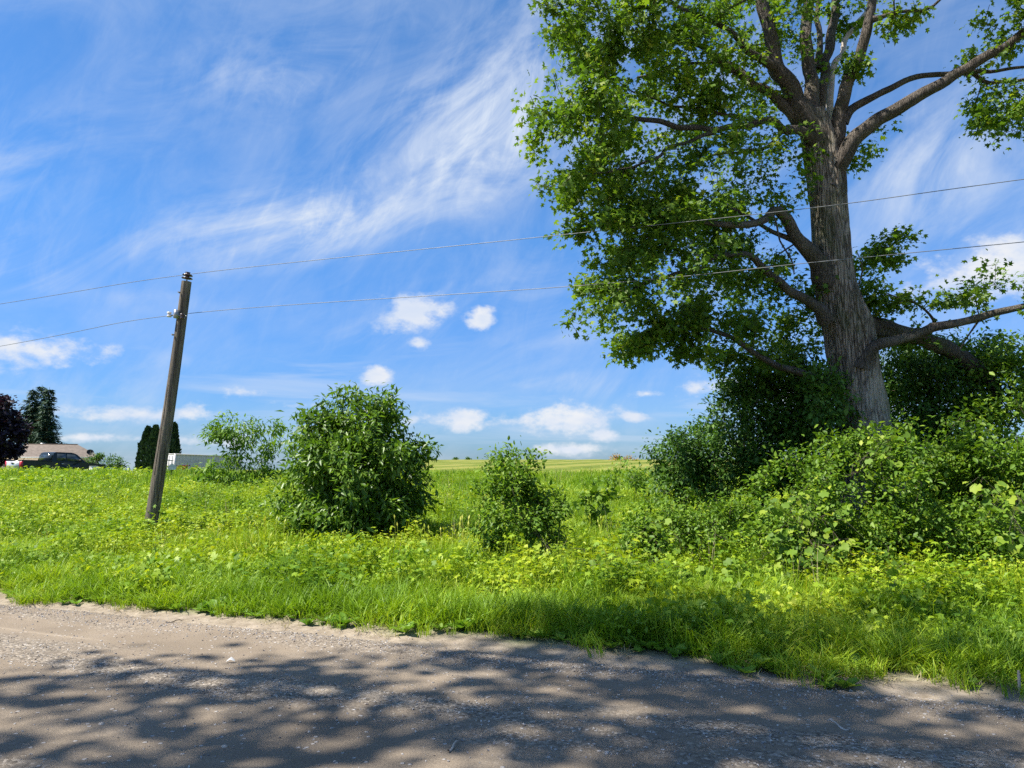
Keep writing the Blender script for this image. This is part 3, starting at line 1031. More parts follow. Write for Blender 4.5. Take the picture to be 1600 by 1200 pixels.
    lo = local(obj_np('crown', V, [Fc], M['maple_leaf'], root, var))
    lo['kind'] = 'stuff'
    # dangling vine strands against the trunk
    for q, (px, y0, y1) in enumerate(((1338, 392, 470), (1342, 420, 520), (1352, 480, 590))):
        pp = [P(px + 7 * math.sin(t * 5 + q * 2) + 6 * t, y0 + (y1 - y0) * t, 12.55) for t in np.linspace(0, 1, 14)]
        V, f = tube(pp, 0.008, 5)
        local(obj_np('hanging_vine', V, f, M['stem'], root))
    # split bark where the old limb tore out
    return root


build_maple()

# ------------------------------------------------------------------ trees across the road, behind and to the left of the camera (their shade falls on the road)


def shade_tree(label, base, ell, seed):
    g = np.random.default_rng(seed)
    base = np.array([base[0], base[1], tz(*base)])
    root = empty('roadside_tree', base)
    tag(root, label, 'tree', 'shade trees on the near side of the road')
    top = np.mean([e[0] for e in ell], 0)
    pts = [base - (0, 0, 0.2), base + (0, 0, 2.0), base * 0.8 + top * 0.2 + (0, 0, 2.2), base * 0.45 + top * 0.55 + (0, 0, 1.0), top + (0, 0, 0.5)]
    cp, cr = catmull(pts, [0.36, 0.28, 0.24, 0.18, 0.08], 0.25)
    V, f = tube(cp, cr, 14)
    o = obj_np('trunk', V, f, M['bark'], root, smooth=True)
    o.location = -base
    par = np.arange(len(cp)) - 1
    tg, cen = crown_pts(ell, g)
    pos, pr, n0, tips = grow(cp[3:], np.arange(len(cp) - 3) - 1, tg, 0.25, 0.45, 0.06, g)
    mb, rad = twig_mesh(pos, pr, n0, 0.006, 2.4, 0.16)
    o = mb.build('limbs', M['limb'], root)
    o['kind'] = 'stuff'
    o.location = -base
    V, Fc, var = twig_leaves('maple_lo', pos, pr, tips, cen, 17, 0.15, 0.30, 0.4, 0.8, g, 0.9)
    o = obj_np('crown', V, [Fc], M['maple_leaf'], root, var)
    o['kind'] = 'stuff'
    o.location = -base


def up(e, dz, dx=0.0, dy=0.0):
    """raise a crown mass along the sun's direction, so its shade stays put"""
    k = dz / math.tan(SUN_EL)
    (x, y, z), r, n, sh = e
    return ((x - k * math.cos(SUN_B) + dx, y - k * math.sin(SUN_B) + dy, z + dz), r, n, sh)


shade_tree('tall tree across the road whose crown shades the middle of the road', (-8.6, -1.2), [up(e, 5, 0.2, 1.2) for e in (((-9.9, 1.9, 10.0), (2.2, 1.3, 1.6), 64, .2), ((-5.2, 2.6, 10.0), (2.8, 2.2, 2.0), 100, .2), ((-3.4, 1.7, 11.5), (2.6, 1.8, 2.0), 80, .2), ((-6.2, 1.4, 12.6), (2.6, 2.0, 1.8), 60, .2), ((-4.7, 3.9, 9.6), (1.6, 1.1, 1.0), 34, .2), ((-7.6, 3.0, 9.5), (1.5, 1.0, 1.0), 26, .2))], 21)
shade_tree('tall tree across the road whose crown shades the right of the road', (-2.4, -4.6), [up(e, 5, 0.0, 1.2) for e in (((-0.6, 1.4, 10.6), (2.4, 2.0, 2.0), 64, .2), ((1.6, 0.8, 11.5), (2.2, 2.0, 2.0), 56, .2), ((-5.2, 4.0, 12.0), (1.6, 0.9, 1.0), 30, .2), ((-2.6, 3.9, 11.0), (0.9, 0.8, 0.8), 14, .2), ((0.6, 1.6, 11.0), (1.6, 1.0, 0.9), 24, .2), ((3.4, -0.4, 10.5), (1.8, 1.6, 1.4), 36, .2))], 22)

# ------------------------------------------------------------------ bushes and young trees


def gb(px, py):
    return ground_at(px, py)


b0 = gb(560, 862)
dA = b0[1]
plant('ash_bush', 'large round dark green ash bush with pointed leaves, right of the pole', 'bush', on_ground(560, dA + 0.9),
      [E(562, 745, 80, 80, dA + 1.0, 1.1, 210, .2), E(570, 672, 54, 42, dA + 1.1, .8, 80, .1), E(560, 800, 84, 34, dA + 0.8, 1.0, 130, .1), E(486, 775, 34, 44, dA + .9, .7, 55), E(474, 722, 24, 22, dA + .9, .5, 24), E(632, 765, 36, 44, dA + .9, .7, 60), E(644, 705, 26, 18, dA + 1, .5, 24), E(500, 672, 34, 22, dA + 1, .5, 28), E(592, 634, 34, 16, dA + 1, .4, 22), E(545, 624, 24, 12, dA + 1, .4, 13), E(520, 720, 40, 30, dA + .5, .5, 40), E(610, 720, 36, 26, dA + .5, .5, 36), E(664, 690, 12, 8, dA + 1, .3, 5), E(452, 775, 12, 16, dA + .9, .3, 6)],
      'lance', 'ash_leaf', 52, 0.125, 0.12, 9, 0.03, seed=31, cut=-0.06, base_spread=0.5, droop=0.4, flat=1.1, rmax=0.035)

b1 = gb(375, 775)
dS = b1[1]
plant('young_tree', 'spindly light green young tree with feathery leaves between pole and ash bush', 'tree', on_ground(385, dS),
      [E(372, 668, 44, 20, dS, .8, 44), E(345, 685, 30, 14, dS, .6, 22), E(415, 668, 24, 12, dS, .5, 9), E(385, 705, 40, 14, dS, .7, 34), E(430, 700, 22, 16, dS, .5, 16), E(360, 738, 50, 18, dS - .3, .7, 46), E(395, 745, 26, 24, dS, .6, 24), E(325, 765, 36, 14, dS - .6, .6, 40), E(385, 775, 30, 14, dS - .5, .6, 30), E(420, 735, 22, 10, dS, .4, 6)],
      'lance', 'sumac_leaf', 30, 0.17, 0.16, 3, 0.02, seed=33, dens=1.0, cut=-0.02, base_spread=0.1, trunk_h=0.9, rmax=0.05, droop=0.55, sag=0.15)

b2 = gb(810, 908)
dM = b2[1]
plant('leafy_shrub', 'upright small-leaved shrub standing alone in front of the field', 'shrub', on_ground(812, dM + 0.6),
      [E(808, 812, 62, 66, dM + .5, .75, 170, .25), E(800, 752, 46, 42, dM + .6, .6, 70, .1), E(765, 800, 28, 50, dM + .5, .4, 34), E(860, 800, 24, 52, dM + .5, .4, 36), E(793, 715, 10, 18, dM + .6, .15, 8), E(822, 712, 22, 14, dM + .6, .2, 9), E(850, 728, 12, 22, dM + .6, .2, 8), E(760, 745, 16, 22, dM + .6, .3, 10)],
      'oval', 'shrub_leaf', 32, 0.064, 0.08, 7, 0.02, seed=35, base_spread=0.25, rmax=0.02)

plant('low_shrub', 'low spreading shrub with tangled yellowish tips right of the upright shrub', 'shrub', on_ground(1060, gb(1060, 875)[1] + 0.6),
      [E(1050, 832, 84, 42, 10.4, .9, 150, .2), E(1120, 822, 60, 36, 10.6, .8, 80, .2), E(985, 842, 40, 30, 10.2, .6, 46), E(1075, 790, 60, 22, 11, .6, 46), E(1030, 800, 30, 20, 10.8, .4, 18)],
      'oval', 'shrub_leaf', 32, 0.06, 0.08, 8, 0.02, seed=36, base_spread=0.5, rmax=0.02)
plant('sapling', 'small yellow-green sapling with broad leaves among tall grass', 'sapling', on_ground(932, 14.0),
      [E(932, 782, 20, 20, 14.0, .25, 16), E(950, 770, 12, 10, 14.0, .2, 6), E(935, 805, 14, 14, 14.0, .2, 6)], 'maple', 'grape_leaf', 14, 0.12, 0.09, 2, 0.01, seed=37, base_spread=0.05)
plant('field_edge_shrub', 'thin wispy shrub at the field edge left of the thicket', 'shrub', on_ground(985, 20.0),
      [E(985, 740, 30, 16, 20, .5, 30), E(965, 752, 30, 12, 19.6, .5, 24), E(1010, 745, 20, 18, 20, .4, 18)], 'oval', 'shrub_leaf', 22, 0.09, 0.12, 4, 0.01, seed=38)

# sunlit shrubs in front of the trunk
plant('arching_shrub', 'broad sunlit shrub with arching twigs directly below the maple trunk', 'shrub', on_ground(1320, 10.0),
      [E(1265, 790, 72, 72, 10.0, .9, 150, .25), E(1345, 770, 80, 80, 10.0, 1.0, 170, .25), E(1400, 715, 66, 46, 10.4, .8, 80, .2), E(1320, 720, 46, 36, 10.6, .7, 40), E(1300, 850, 100, 44, 9.6, .8, 130, .2), E(1420, 820, 60, 60, 9.7, .7, 80), E(1210, 760, 26, 26, 10.2, .4, 18)],
      'oval', 'shrub_leaf', 32, 0.066, 0.092, 10, 0.02, seed=41, dens=1.75, cut=0.0, hole=1.7, base_spread=0.7, rmax=0.022)
plant('thicket_shrub', 'tall sunlit shrub with oval leaves at the right edge of the photo', 'shrub', on_ground(1540, 9.8),
      [E(1500, 770, 72, 72, 9.9, .9, 130, .25), E(1575, 760, 72, 84, 9.6, .9, 140, .25), E(1545, 690, 60, 36, 10, .7, 62), E(1480, 700, 50, 40, 10.3, .7, 60), E(1600, 690, 40, 50, 9.8, .7, 40), E(1660, 760, 60, 110, 9.4, .9, 90), E(1560, 860, 80, 40, 9.0, .6, 66)],
      'oval', 'shrub_leaf', 30, 0.07, 0.098, 9, 0.02, seed=42, dens=1.75, cut=0.0, hole=1.7, base_spread=0.7, rmax=0.022)
# shaded thicket behind
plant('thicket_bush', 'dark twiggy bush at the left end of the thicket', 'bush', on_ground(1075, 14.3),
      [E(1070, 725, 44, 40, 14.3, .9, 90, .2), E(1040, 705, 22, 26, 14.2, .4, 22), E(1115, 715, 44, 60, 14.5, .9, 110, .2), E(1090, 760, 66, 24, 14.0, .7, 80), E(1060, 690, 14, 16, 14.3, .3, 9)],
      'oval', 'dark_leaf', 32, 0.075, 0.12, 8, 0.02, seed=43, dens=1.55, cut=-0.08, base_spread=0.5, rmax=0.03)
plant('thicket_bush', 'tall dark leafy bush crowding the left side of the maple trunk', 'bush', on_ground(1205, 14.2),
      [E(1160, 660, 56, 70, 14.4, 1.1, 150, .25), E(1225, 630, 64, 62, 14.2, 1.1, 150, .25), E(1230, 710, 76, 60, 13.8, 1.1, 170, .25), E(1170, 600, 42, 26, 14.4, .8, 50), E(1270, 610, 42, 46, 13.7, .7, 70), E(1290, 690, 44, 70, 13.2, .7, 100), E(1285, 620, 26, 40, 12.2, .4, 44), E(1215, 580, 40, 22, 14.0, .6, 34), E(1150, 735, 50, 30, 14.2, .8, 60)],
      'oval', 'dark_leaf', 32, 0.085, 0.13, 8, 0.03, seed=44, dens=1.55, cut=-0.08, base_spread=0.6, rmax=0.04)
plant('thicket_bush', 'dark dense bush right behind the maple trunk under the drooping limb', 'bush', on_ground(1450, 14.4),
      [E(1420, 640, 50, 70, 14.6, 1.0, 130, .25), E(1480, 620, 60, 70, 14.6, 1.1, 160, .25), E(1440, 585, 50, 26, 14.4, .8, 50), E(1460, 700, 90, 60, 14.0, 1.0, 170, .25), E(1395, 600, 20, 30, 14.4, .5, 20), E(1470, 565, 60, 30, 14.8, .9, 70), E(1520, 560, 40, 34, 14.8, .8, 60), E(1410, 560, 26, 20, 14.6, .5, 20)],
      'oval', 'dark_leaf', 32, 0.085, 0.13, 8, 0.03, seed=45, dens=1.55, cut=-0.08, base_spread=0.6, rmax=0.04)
plant('thicket_bush', 'sunlit-topped green bush at the far right below the long limb', 'bush', on_ground(1580, 13.6),
      [E(1565, 600, 50, 52, 13.6, 1.0, 120, .25), E(1620, 590, 50, 60, 13.4, 1.0, 100, .25), E(1580, 660, 80, 60, 13.2, 1.0, 150, .25), E(1680, 640, 60, 90, 13.2, 1.1, 110), E(1530, 570, 26, 18, 13.8, .5, 16), E(1575, 556, 46, 22, 13.8, .8, 50)],
      'oval', 'shrub_leaf', 30, 0.085, 0.13, 8, 0.03, seed=46, base_spread=0.6, rmax=0.04)

# ------------------------------------------------------------------ wild grape vines, leaf by leaf
GRAPE = [mesh_np('leaf', LEAF['grape'][0] + np.array([[0, 0, 0.05 * math.sin(q + 5 * v[0])] for v in LEAF['grape'][0]]), [LEAF['grape'][1]], M['grape_leaf'], np.full(len(LEAF['grape'][0]), 0.1 + 0.2 * q)) for q in range(5)]


def vine(label, pts, rad, n, size, seed, lift=0.12):
    """a trailing vine: woody runners and single leaves on top of whatever it covers"""
    g = np.random.default_rng(seed)
    base = np.array(pts[0], float)
    root = empty('grape_vine', base)
    tag(root, label, 'vine', 'wild grape vines along the verge')
    mb = MB()
    P0 = [np.array(p_) for p_ in pts]
    spots = []
    for k in range(len(P0)):
        a = P0[k]
        for q in range(3):
            c = P0[(k + 1 + q) % len(P0)] + g.normal(size=3) * rad[k] * 0.4
            pp = [a + (c - a) * t + np.array([0, 0, 0.12 * math.sin(math.pi * t)]) + g.normal(size=3) * 0.03 for t in np.linspace(0, 1, 7)]
            if np.linalg.norm(c - a) < 1.6:
                mb.tube(pp, [0.0034 - 0.0003 * i_ for i_ in range(7)], 5)
    mb.build('runner', M['stem'], root).location = -base
    for q in range(n):
        k = int(g.integers(len(P0)))
        d = norm(g.normal(size=3))
        d[1] = -abs(d[1])
        d[2] = abs(d[2]) * 0.9 - 0.15
        p_ = P0[k] + d * rad[k] * np.array([1.3, 0.8, 0.9]) * (0.55 + 0.5 * g.random())
        p_[2] = max(p_[2], tz(p_[0], p_[1]) + 0.06 + lift * g.random())
        o = bpy.data.objects.new('leaf', GRAPE[int(g.integers(5))])
        link(o, root)
        yd = norm(np.array([g.normal() * 0.8, -0.5 + g.normal() * 0.5, -0.5 + 0.3 * g.normal()]))
        nr = np.array([g.normal() * 0.4 - 0.3, -0.15 + g.normal() * 0.4, 1.2])
        z = norm(nr - yd * np.dot(nr, yd))
        x = np.cross(yd, z)
        m = Matrix(((x[0], yd[0], z[0]), (x[1], yd[1], z[1]), (x[2], yd[2], z[2])))
        o.rotation_euler = m.to_euler()
        s = size * (0.45 + 0.65 * g.random())
        o.scale = (s, s, s)
        o.location = p_ - base


vine('bright grape vine sprawling over the grass in front of the low shrub', [ground_at(a, b_) + (0, 0, .22) for a, b_ in ((880, 925), (930, 922), (980, 925), (1030, 928), (1080, 935), (950, 900), (1010, 902), (870, 905))], [.28] * 8, 240, 0.105, 51)
vine('grape vine with big pale leaves climbing the low shrub', [P(1000, 850, 9.9), P(1020, 820, 10), P(1040, 850, 9.9), P(985, 870, 9.7), P(1065, 860, 9.8)], [.25] * 5, 46, 0.13, 52)
vine('grape vine climbing the upright shrub by the field', [P(815, 800, 10.3), P(830, 830, 10.2), P(790, 790, 10.4), P(845, 850, 10.0), P(860, 865, 9.8)], [.22] * 5, 46, 0.095, 53)
vine('grape vine draped down the left face of the arching shrub', [P(1230, 800, 9.2), P(1260, 790, 9.1), P(1290, 810, 9.0), P(1240, 840, 9.1), P(1300, 850, 8.8), P(1340, 870, 8.6), P(1270, 870, 8.8), P(1210, 860, 9.2)], [.3] * 8, 150, 0.105, 54)
vine('grape vine with golden tips trailing over the right-edge shrub', [P(1560, 790, 8.7), P(1590, 800, 8.6), P(1530, 770, 8.8), P(1580, 850, 8.4), P(1610, 860, 8.3)], [.28] * 5, 70, 0.11, 55)
vine('grape vine running along the grass at the right shrubs feet', [ground_at(a, b_) + (0, 0, .2) for a, b_ in ((1150, 925), (1220, 925), (1290, 930), (1360, 935), (1430, 950), (1400, 975), (1470, 960), (1540, 945))], [.3] * 8, 160, 0.10, 56)
vine('grape vine clambering to the top of the arching shrub', [P(1385, 690, 9.7), P(1360, 720, 9.5), P(1400, 730, 9.4), P(1330, 740, 9.5)], [.25] * 4, 40, 0.09, 57)

# ------------------------------------------------------------------ scatter: grass, weeds, pebbles (stuff nobody could count)


def scatter(name, label, protos, pts, rotz, scl, idx, cat, tilt=None):
    coll = bpy.data.collections.new(name + '_shapes')
    for k, me in enumerate(protos):
        o = bpy.data.objects.new('%s_shape_%02d' % (name, k), me)
        coll.objects.link(o)
    me = bpy.data.meshes.new(name)
    me.vertices.add(len(pts))
    me.vertices.foreach_set('co', np.asarray(pts, np.float32).ravel())
    rot = np.zeros((len(pts), 3), np.float32)
    rot[:, 2] = rotz
    if tilt is not None:
        rot[:, :2] = tilt
    me.attributes.new('rot', 'FLOAT_VECTOR', 'POINT').data.foreach_set('vector', rot.ravel())
    me.attributes.new('scl', 'FLOAT_VECTOR', 'POINT').data.foreach_set('vector', np.asarray(scl, np.float32).ravel())
    me.attributes.new('idx', 'INT', 'POINT').data.foreach_set('value', np.asarray(idx, np.int32))
    o = link(bpy.data.objects.new(name, me))
    ng = bpy.data.node_groups.new(name + '_nodes', 'GeometryNodeTree')
    ng.interface.new_socket('Geometry', in_out='INPUT', socket_type='NodeSocketGeometry')
    ng.interface.new_socket('Geometry', in_out='OUTPUT', socket_type='NodeSocketGeometry')
    N = ng.nodes
    gi, go = N.new('NodeGroupInput'), N.new('NodeGroupOutput')
    ci = N.new('GeometryNodeCollectionInfo')
    ci.inputs[0].default_value = coll
    ci.inputs[1].default_value = True
    ci.inputs[2].default_value = True
    ip = N.new('GeometryNodeInstanceOnPoints')
    ip.inputs['Pick Instance'].default_value = True

    def attr(nm, ty):
        a = N.new('GeometryNodeInputNamedAttribute')
        a.data_type = ty
        a.inputs[0].default_value = nm
        return a.outputs[0]
    L = ng.links
    L.new(gi.outputs[0], ip.inputs['Points'])
    L.new(ci.outputs[0], ip.inputs['Instance'])
    L.new(attr('idx', 'INT'), ip.inputs['Instance Index'])
    er = N.new('FunctionNodeEulerToRotation')
    L.new(attr('rot', 'FLOAT_VECTOR'), er.inputs[0])
    L.new(er.outputs[0], ip.inputs['Rotation'])
    L.new(attr('scl', 'FLOAT_VECTOR'), ip.inputs['Scale'])
    L.new(ip.outputs[0], go.inputs[0])
    md = o.modifiers.new('scatter', 'NODES')
    md.node_group = ng
    tag(o, label, cat, kind='stuff')
    return o


def grass_tuft(n, h, rad, w, lean, seed, mat='grass', heads=0, clump=0):
    g = np.random.default_rng(seed)
    ca, cr_, ch = g.random(max(clump, 1)) * 6.283, rad * np.sqrt(g.random(max(clump, 1))), 0.6 + 0.6 * g.random(max(clump, 1))
    Vs, Q, Tr, vr = [], [], [], []
    o = 0
    for q in range(n):
        a = g.random() * 2 * math.pi
        r = rad * math.sqrt(g.random())
        b_ = np.array([math.cos(a) * r, math.sin(a) * r, 0])
        hh = h
        if clump:
            k_ = int(g.integers(clump))
            b_ = np.array([math.cos(ca[k_]) * cr_[k_] + g.normal() * 0.05, math.sin(ca[k_]) * cr_[k_] + g.normal() * 0.05, 0])
            hh = h * ch[k_]
        la = a + g.normal() * 0.9
        ld = np.array([math.cos(la), math.sin(la), 0])
        sd = np.array([-ld[1], ld[0], 0]) if g.random() < .5 else norm(np.array([g.normal(), g.normal(), 0.0]))
        H = hh * (0.45 + 0.7 * g.random())
        le = lean * H * (0.3 + 1.0 * g.random())
        ww = w * (0.6 + 0.8 * g.random())
        pts = []
        for t in (0, 0.4, 0.75, 1.0):
            p_ = b_ + ld * le * t ** 2 + np.array([0, 0, H * (t - 0.22 * lean * t ** 3)])
            pts.append(p_)
        wd = (0.8, 1.0, 0.65)
        for k in range(3):
            Vs += [pts[k] - sd * ww * wd[k] / 2, pts[k] + sd * ww * wd[k] / 2]
        Vs.append(pts[3])
        Q += [(o, o + 1, o + 3, o + 2), (o + 2, o + 3, o + 5, o + 4)]
        Tr.append((o + 4, o + 5, o + 6))
        vr += [g.random()] * 7
        o += 7
    for q in range(heads):
        a = g.random() * 2 * math.pi
        d = np.array([math.cos(a), math.sin(a), 0])
        sdv = np.array([-d[1], d[0], 0])
        H = h * (1.15 + 0.4 * g.random())
        p0 = d * rad * (0.4 if not clump else math.sqrt(g.random()))
        p1 = p0 + d * 0.1 * H + np.array([0, 0, H])
        p2 = p1 + d * 0.05 + np.array([0, 0, h * 0.16])
        for c, wq in ((p0, .003), (p1, .0025)):
            Vs += [c - sdv * wq, c + sdv * wq]
        Vs += [(p1 + p2) / 2 - sdv * .011, (p1 + p2) / 2 + sdv * .011, p2]
        Q.append((o, o + 1, o + 3, o + 2))
        Q.append((o + 2, o + 3, o + 5, o + 4))
        Tr.append((o + 4, o + 5, o + 6))
        vr += [1.0] * 7
        o += 7
    return mesh_np('tuft', np.array(Vs), [np.array(Q), np.array(Tr)], M[mat], np.array(vr))


def leaf_tuft(kind, n, h, rad, size, seed, mat, up=0.9, droop=0.3):
    """low leafy plant: leaves held up on thin stalks"""
    g = np.random.default_rng(seed)
    p_ = np.stack([g.normal(size=n) * rad * .6, g.normal(size=n) * rad * .6, h * (0.35 + 0.65 * g.random(n))], 1)
    if n >= 60:
        p_[:, 2] *= np.array([0.72 + 1.25 * mnoise.noise((v[0] * 2.3 + seed, v[1] * 2.3, 0.3)) for v in p_])
        p_[:, 2] = np.maximum(p_[:, 2], 0.03)
    yd = np.stack([g.normal(size=n), g.normal(size=n), -droop + 0.3 * g.normal(size=n)], 1)
    nr = np.stack([g.normal(size=n) * .45, g.normal(size=n) * .45, np.full(n, up)], 1)
    V, Fc, vr = leaves_np(kind, p_, yd, nr, size * (0.6 + 0.8 * g.random(n)), g.random(n))
    Vs, Q = [], []
    o = len(V)
    for q in range(n):
        a = p_[q] * np.array([1, 1, 0]) * (0.2 if n < 60 else 1.0) + (np.array([g.normal() * .03, g.normal() * .03, 0]) if n >= 60 else 0)
        Vs += [a + (.002, 0, 0), a - (.002, 0, 0), p_[q] - (.0015, 0, 0), p_[q] + (.0015, 0, 0)]
        Q.append((o, o + 1, o + 2, o + 3))
        o += 4
    return mesh_np('leafy_plant', np.vstack([V, np.array(Vs)]), [Fc, np.array(Q)], M[mat], np.concatenate([vr, np.repeat(g.random(n), 4)]))


def rosette(n, size, seed, mat='weed'):
    """plantain: broad leaves flat on the ground"""
    g = np.random.default_rng(seed)
    a = np.arange(n) * 2.4 + g.normal(size=n) * .2
    el = 0.25 + 0.5 * g.random(n)
    yd = np.stack([np.cos(a) * np.cos(el), np.sin(a) * np.cos(el), np.sin(el)], 1)
    nr = np.stack([-np.cos(a) * np.sin(el), -np.sin(a) * np.sin(el), np.cos(el)], 1)
    V, Fc, vr = leaves_np('oval', np.zeros((n, 3)) + (0, 0, .01), yd, nr, size * (.7 + .6 * g.random(n)), g.random(n))
    return mesh_np('rosette', V, [Fc], M[mat], vr)


def rand_region(n, amin, amax, ymin, ymax, g):
    """uniform points in a fan of ground in front of the camera"""
    y = np.sqrt(ymin ** 2 + (ymax ** 2 - ymin ** 2) * g.random(n))
    a = amin + (amax - amin) * g.random(n)
    return a * y, y


def fbm(x, y, s, o=0.0):
    return np.array([mnoise.noise((a * s + o, b_ * s, o * 1.7)) for a, b_ in zip(x, y)])


def nco(x, y):
    return x * NV[0] + y * NV[1]


CLEAR = [(*on_ground(560, dA + 0.4)[:2], 1.35), (*on_ground(812, dM + 0.5)[:2], 0.6), (*on_ground(1080, 14.0)[:2], 0.9), (*on_ground(1320, 9.9)[:2], 0.8)]


def scatter_all():
    g = np.random.default_rng(77)
    tuft = [grass_tuft(26, 0.40, 0.10, 0.0085, 0.55, 100 + q) for q in range(4)]
    short = [grass_tuft(24, 0.20, 0.09, 0.007, 0.8, 120 + q) for q in range(4)]
    tall = [grass_tuft(820, 0.34, 0.50, 0.0085, 0.60, 105 + q, heads=(3, 0, 8, 0, 2)[q], clump=46) for q in range(5)]
    meadow = [grass_tuft(560, 0.33, 0.62, 0.0095, 0.55, 112 + q, heads=(4, 0, 10)[q % 3], clump=34) for q in range(4)]
    far = [grass_tuft(170, 0.26, 0.90, 0.018, 0.5, 140 + q, heads=6 if q == 0 else 0) for q in range(4)]
    leafy = [leaf_tuft('maple', 420, 0.40, 0.42, 0.056, 160 + q, 'meadow_leaf', 1.3) for q in range(4)]
    clover = [leaf_tuft('oval', 620, 0.32, 0.42, 0.040, 170 + q, 'meadow_leaf') for q in range(3)]
    ros = [rosette(7, 0.13, 180 + q) for q in range(3)]
    straw = [grass_tuft(7, 0.6, 0.08, 0.005, 0.25, 190 + q, mat='straw') for q in range(2)]

    def put(name, label, cat, protos, x, y, smin, smax, zs=1.0, sink=0.0):
        n = len(x)
        z = terrain(x, y) - sink
        s = smin + (smax - smin) * g.random(n)
        zsv = zs if np.ndim(zs) else np.full(n, zs)
        sc = np.stack([s, s, s * zsv * (0.8 + 0.4 * g.random(n))], 1)
        tilt = g.normal(size=(n, 2)) * 0.10
        scatter(name, label, protos, np.stack([x, y, z], 1), g.random(n) * 6.283, sc, g.integers(0, len(protos), n), cat, tilt)

    # roadside grass, thick, right up to a ragged edge
    x, y = rand_region(26000, -1.0, 1.0, 3.5, 13, g)
    n = nco(x, y)
    rag = 0.38 * fbm(x, y, 0.9, 2.0) + 0.22 * fbm(x, y, 3.1, 5.0)
    k = (n > EDGE + 0.28 + rag) & (n < EDGE + 0.95)
    x, y, n = x[k], y[k], n[k]
    hz = 0.32 + 0.45 * sstep(EDGE + 0.1, EDGE + 0.9, n)
    put('edge_grass', 'grass tufts along the ragged road edge', 'grass', tuft + short, x, y, 0.75, 1.25, hz)
    x, y = rand_region(1050, -1.0, 1.0, 4.5, 14, g)
    n = nco(x, y)
    k = (n > EDGE + 0.95) & (n < 9.3 + 1.2 * fbm(x, y, 0.5, 3.3))
    x, y, n = x[k], y[k], n[k]
    hz = 0.72 + 0.30 * np.clip(fbm(x, y, 0.7, 6.0) * 2, -1, 1)
    put('verge_grass', 'thick tall green grass growing along the verge', 'grass', tall, x, y, 0.85, 1.15, hz)
    small = [leaf_tuft('maple', 18, 0.30, 0.16, 0.055, 210 + q, 'meadow_leaf') for q in range(3)] + [leaf_tuft('oval', 30, 0.26, 0.14, 0.042, 215 + q, 'meadow_leaf') for q in range(3)]
    x, y = rand_region(4200, -1.0, 1.0, 4.5, 16, g)
    n = nco(x, y)
    k = (n > EDGE + 0.5) & (n < 11) & (fbm(x, y, 0.8, 12.0) > -0.05)
    put('verge_weeds', 'leafy green weeds mixed into the verge grass', 'weeds', small, x[k], y[k], 0.8, 1.3)
    # low weeds creeping over the gravel edge
    x, y = rand_region(6000, -1.0, 1.0, 3.5, 12, g)
    n = nco(x, y)
    rag = 0.40 * fbm(x, y, 0.9, 2.0) + 0.24 * fbm(x, y, 3.1, 5.0)
    k = (n > EDGE + 0.10 + rag) & (n < EDGE + 0.75)
    x, y = x[k], y[k]
    put('edge_weeds', 'broad-leaved weeds and short grass creeping onto the gravel', 'weeds', ros + short, x, y, 0.6, 1.15)
    dry = [grass_tuft(9, 0.10, 0.06, 0.005, 1.6, 230 + q, mat='straw') for q in range(3)]
    x, y = rand_region(5000, -1.0, 1.0, 3.5, 13, g)
    n = nco(x, y)
    k = (n > EDGE + 0.05 + 0.4 * fbm(x, y, 0.9, 2.0)) & (n < EDGE + 0.8)
    put('dry_grass', 'dead flattened grass along the gravel edge', 'grass', dry, x[k], y[k], 0.7, 1.3, 0.8)
    # the meadow behind: leafy creepers and grass in drifts
    x, y = rand_region(2600, -0.95, 0.95, 7.5, 24, g)
    # nothing tall grows right against the bushes
    for bx, by, br in CLEAR:
        k = (x - bx) ** 2 + ((y - by) * 1.0) ** 2 > (br + 0.15) ** 2
        x, y = x[k], y[k]
    n = nco(x, y)
    dr = fbm(x, y, 0.33, 4.0) + 0.4 * fbm(x, y, 1.0, 8.0)
    lf = np.clip(0.30 + dr * 1.5 + 0.35 * sstep(-0.05, -0.35, x / y * 1.0) if False else 0.44 + dr * 1.6 + 0.26 * sstep(0.10, 0.30, -x / y), 0, 1)
    lf = np.where((x / y > -0.20) & (x / y < 0.02), lf * 0.45, lf)
    isl = g.random(len(x)) < lf
    k = (n > 7.5 + 0.6 * fbm(x, y, 0.5, 1.0)) & isl
    put('meadow_creepers', 'yellow-green leafy creepers covering the meadow', 'ground cover', leafy + clover, x[k], y[k], 0.85, 1.2)
    k = (n > 9.3) & ~isl
    put('meadow_grass', 'lush green meadow grass between the bushes', 'grass', meadow, x[k], y[k], 0.85, 1.2)
    # farther meadow, up to the crest on the left and to the field in the middle
    x, y = rand_region(5600, -0.9, 0.9, 22, 62, g)
    n = nco(x, y)
    k = (n < 42) | (x / y < -0.3)
    k &= (n < 47)
    x, y, n = x[k], y[k], n[k]
    cr = fbm(x, y, 0.12, 3.0)
    il = g.random(len(x)) < np.clip(0.25 + cr, 0, 0.6) * (x / y < -0.15)
    put('far_meadow_grass', 'long grass on the bank below the house and field', 'grass', far, x[~il], y[~il], 0.8, 1.4)
    bigleaf = [leaf_tuft('oval', 120, 0.26, 0.60, 0.12, 200 + q, 'meadow_leaf') for q in range(3)]
    put('far_creepers', 'leafy creepers in patches on the bank', 'ground cover', bigleaf, x[il], y[il], 0.9, 1.5)
    # dry stalks here and there
    x, y = rand_region(700, -0.9, 0.9, 8, 36, g)
    k = nco(x, y) > 8.5
    put('dry_stalks', 'thin straw-coloured stalks standing in the meadow', 'stalks', straw, x[k], y[k], 0.8, 1.3)


scatter_all()


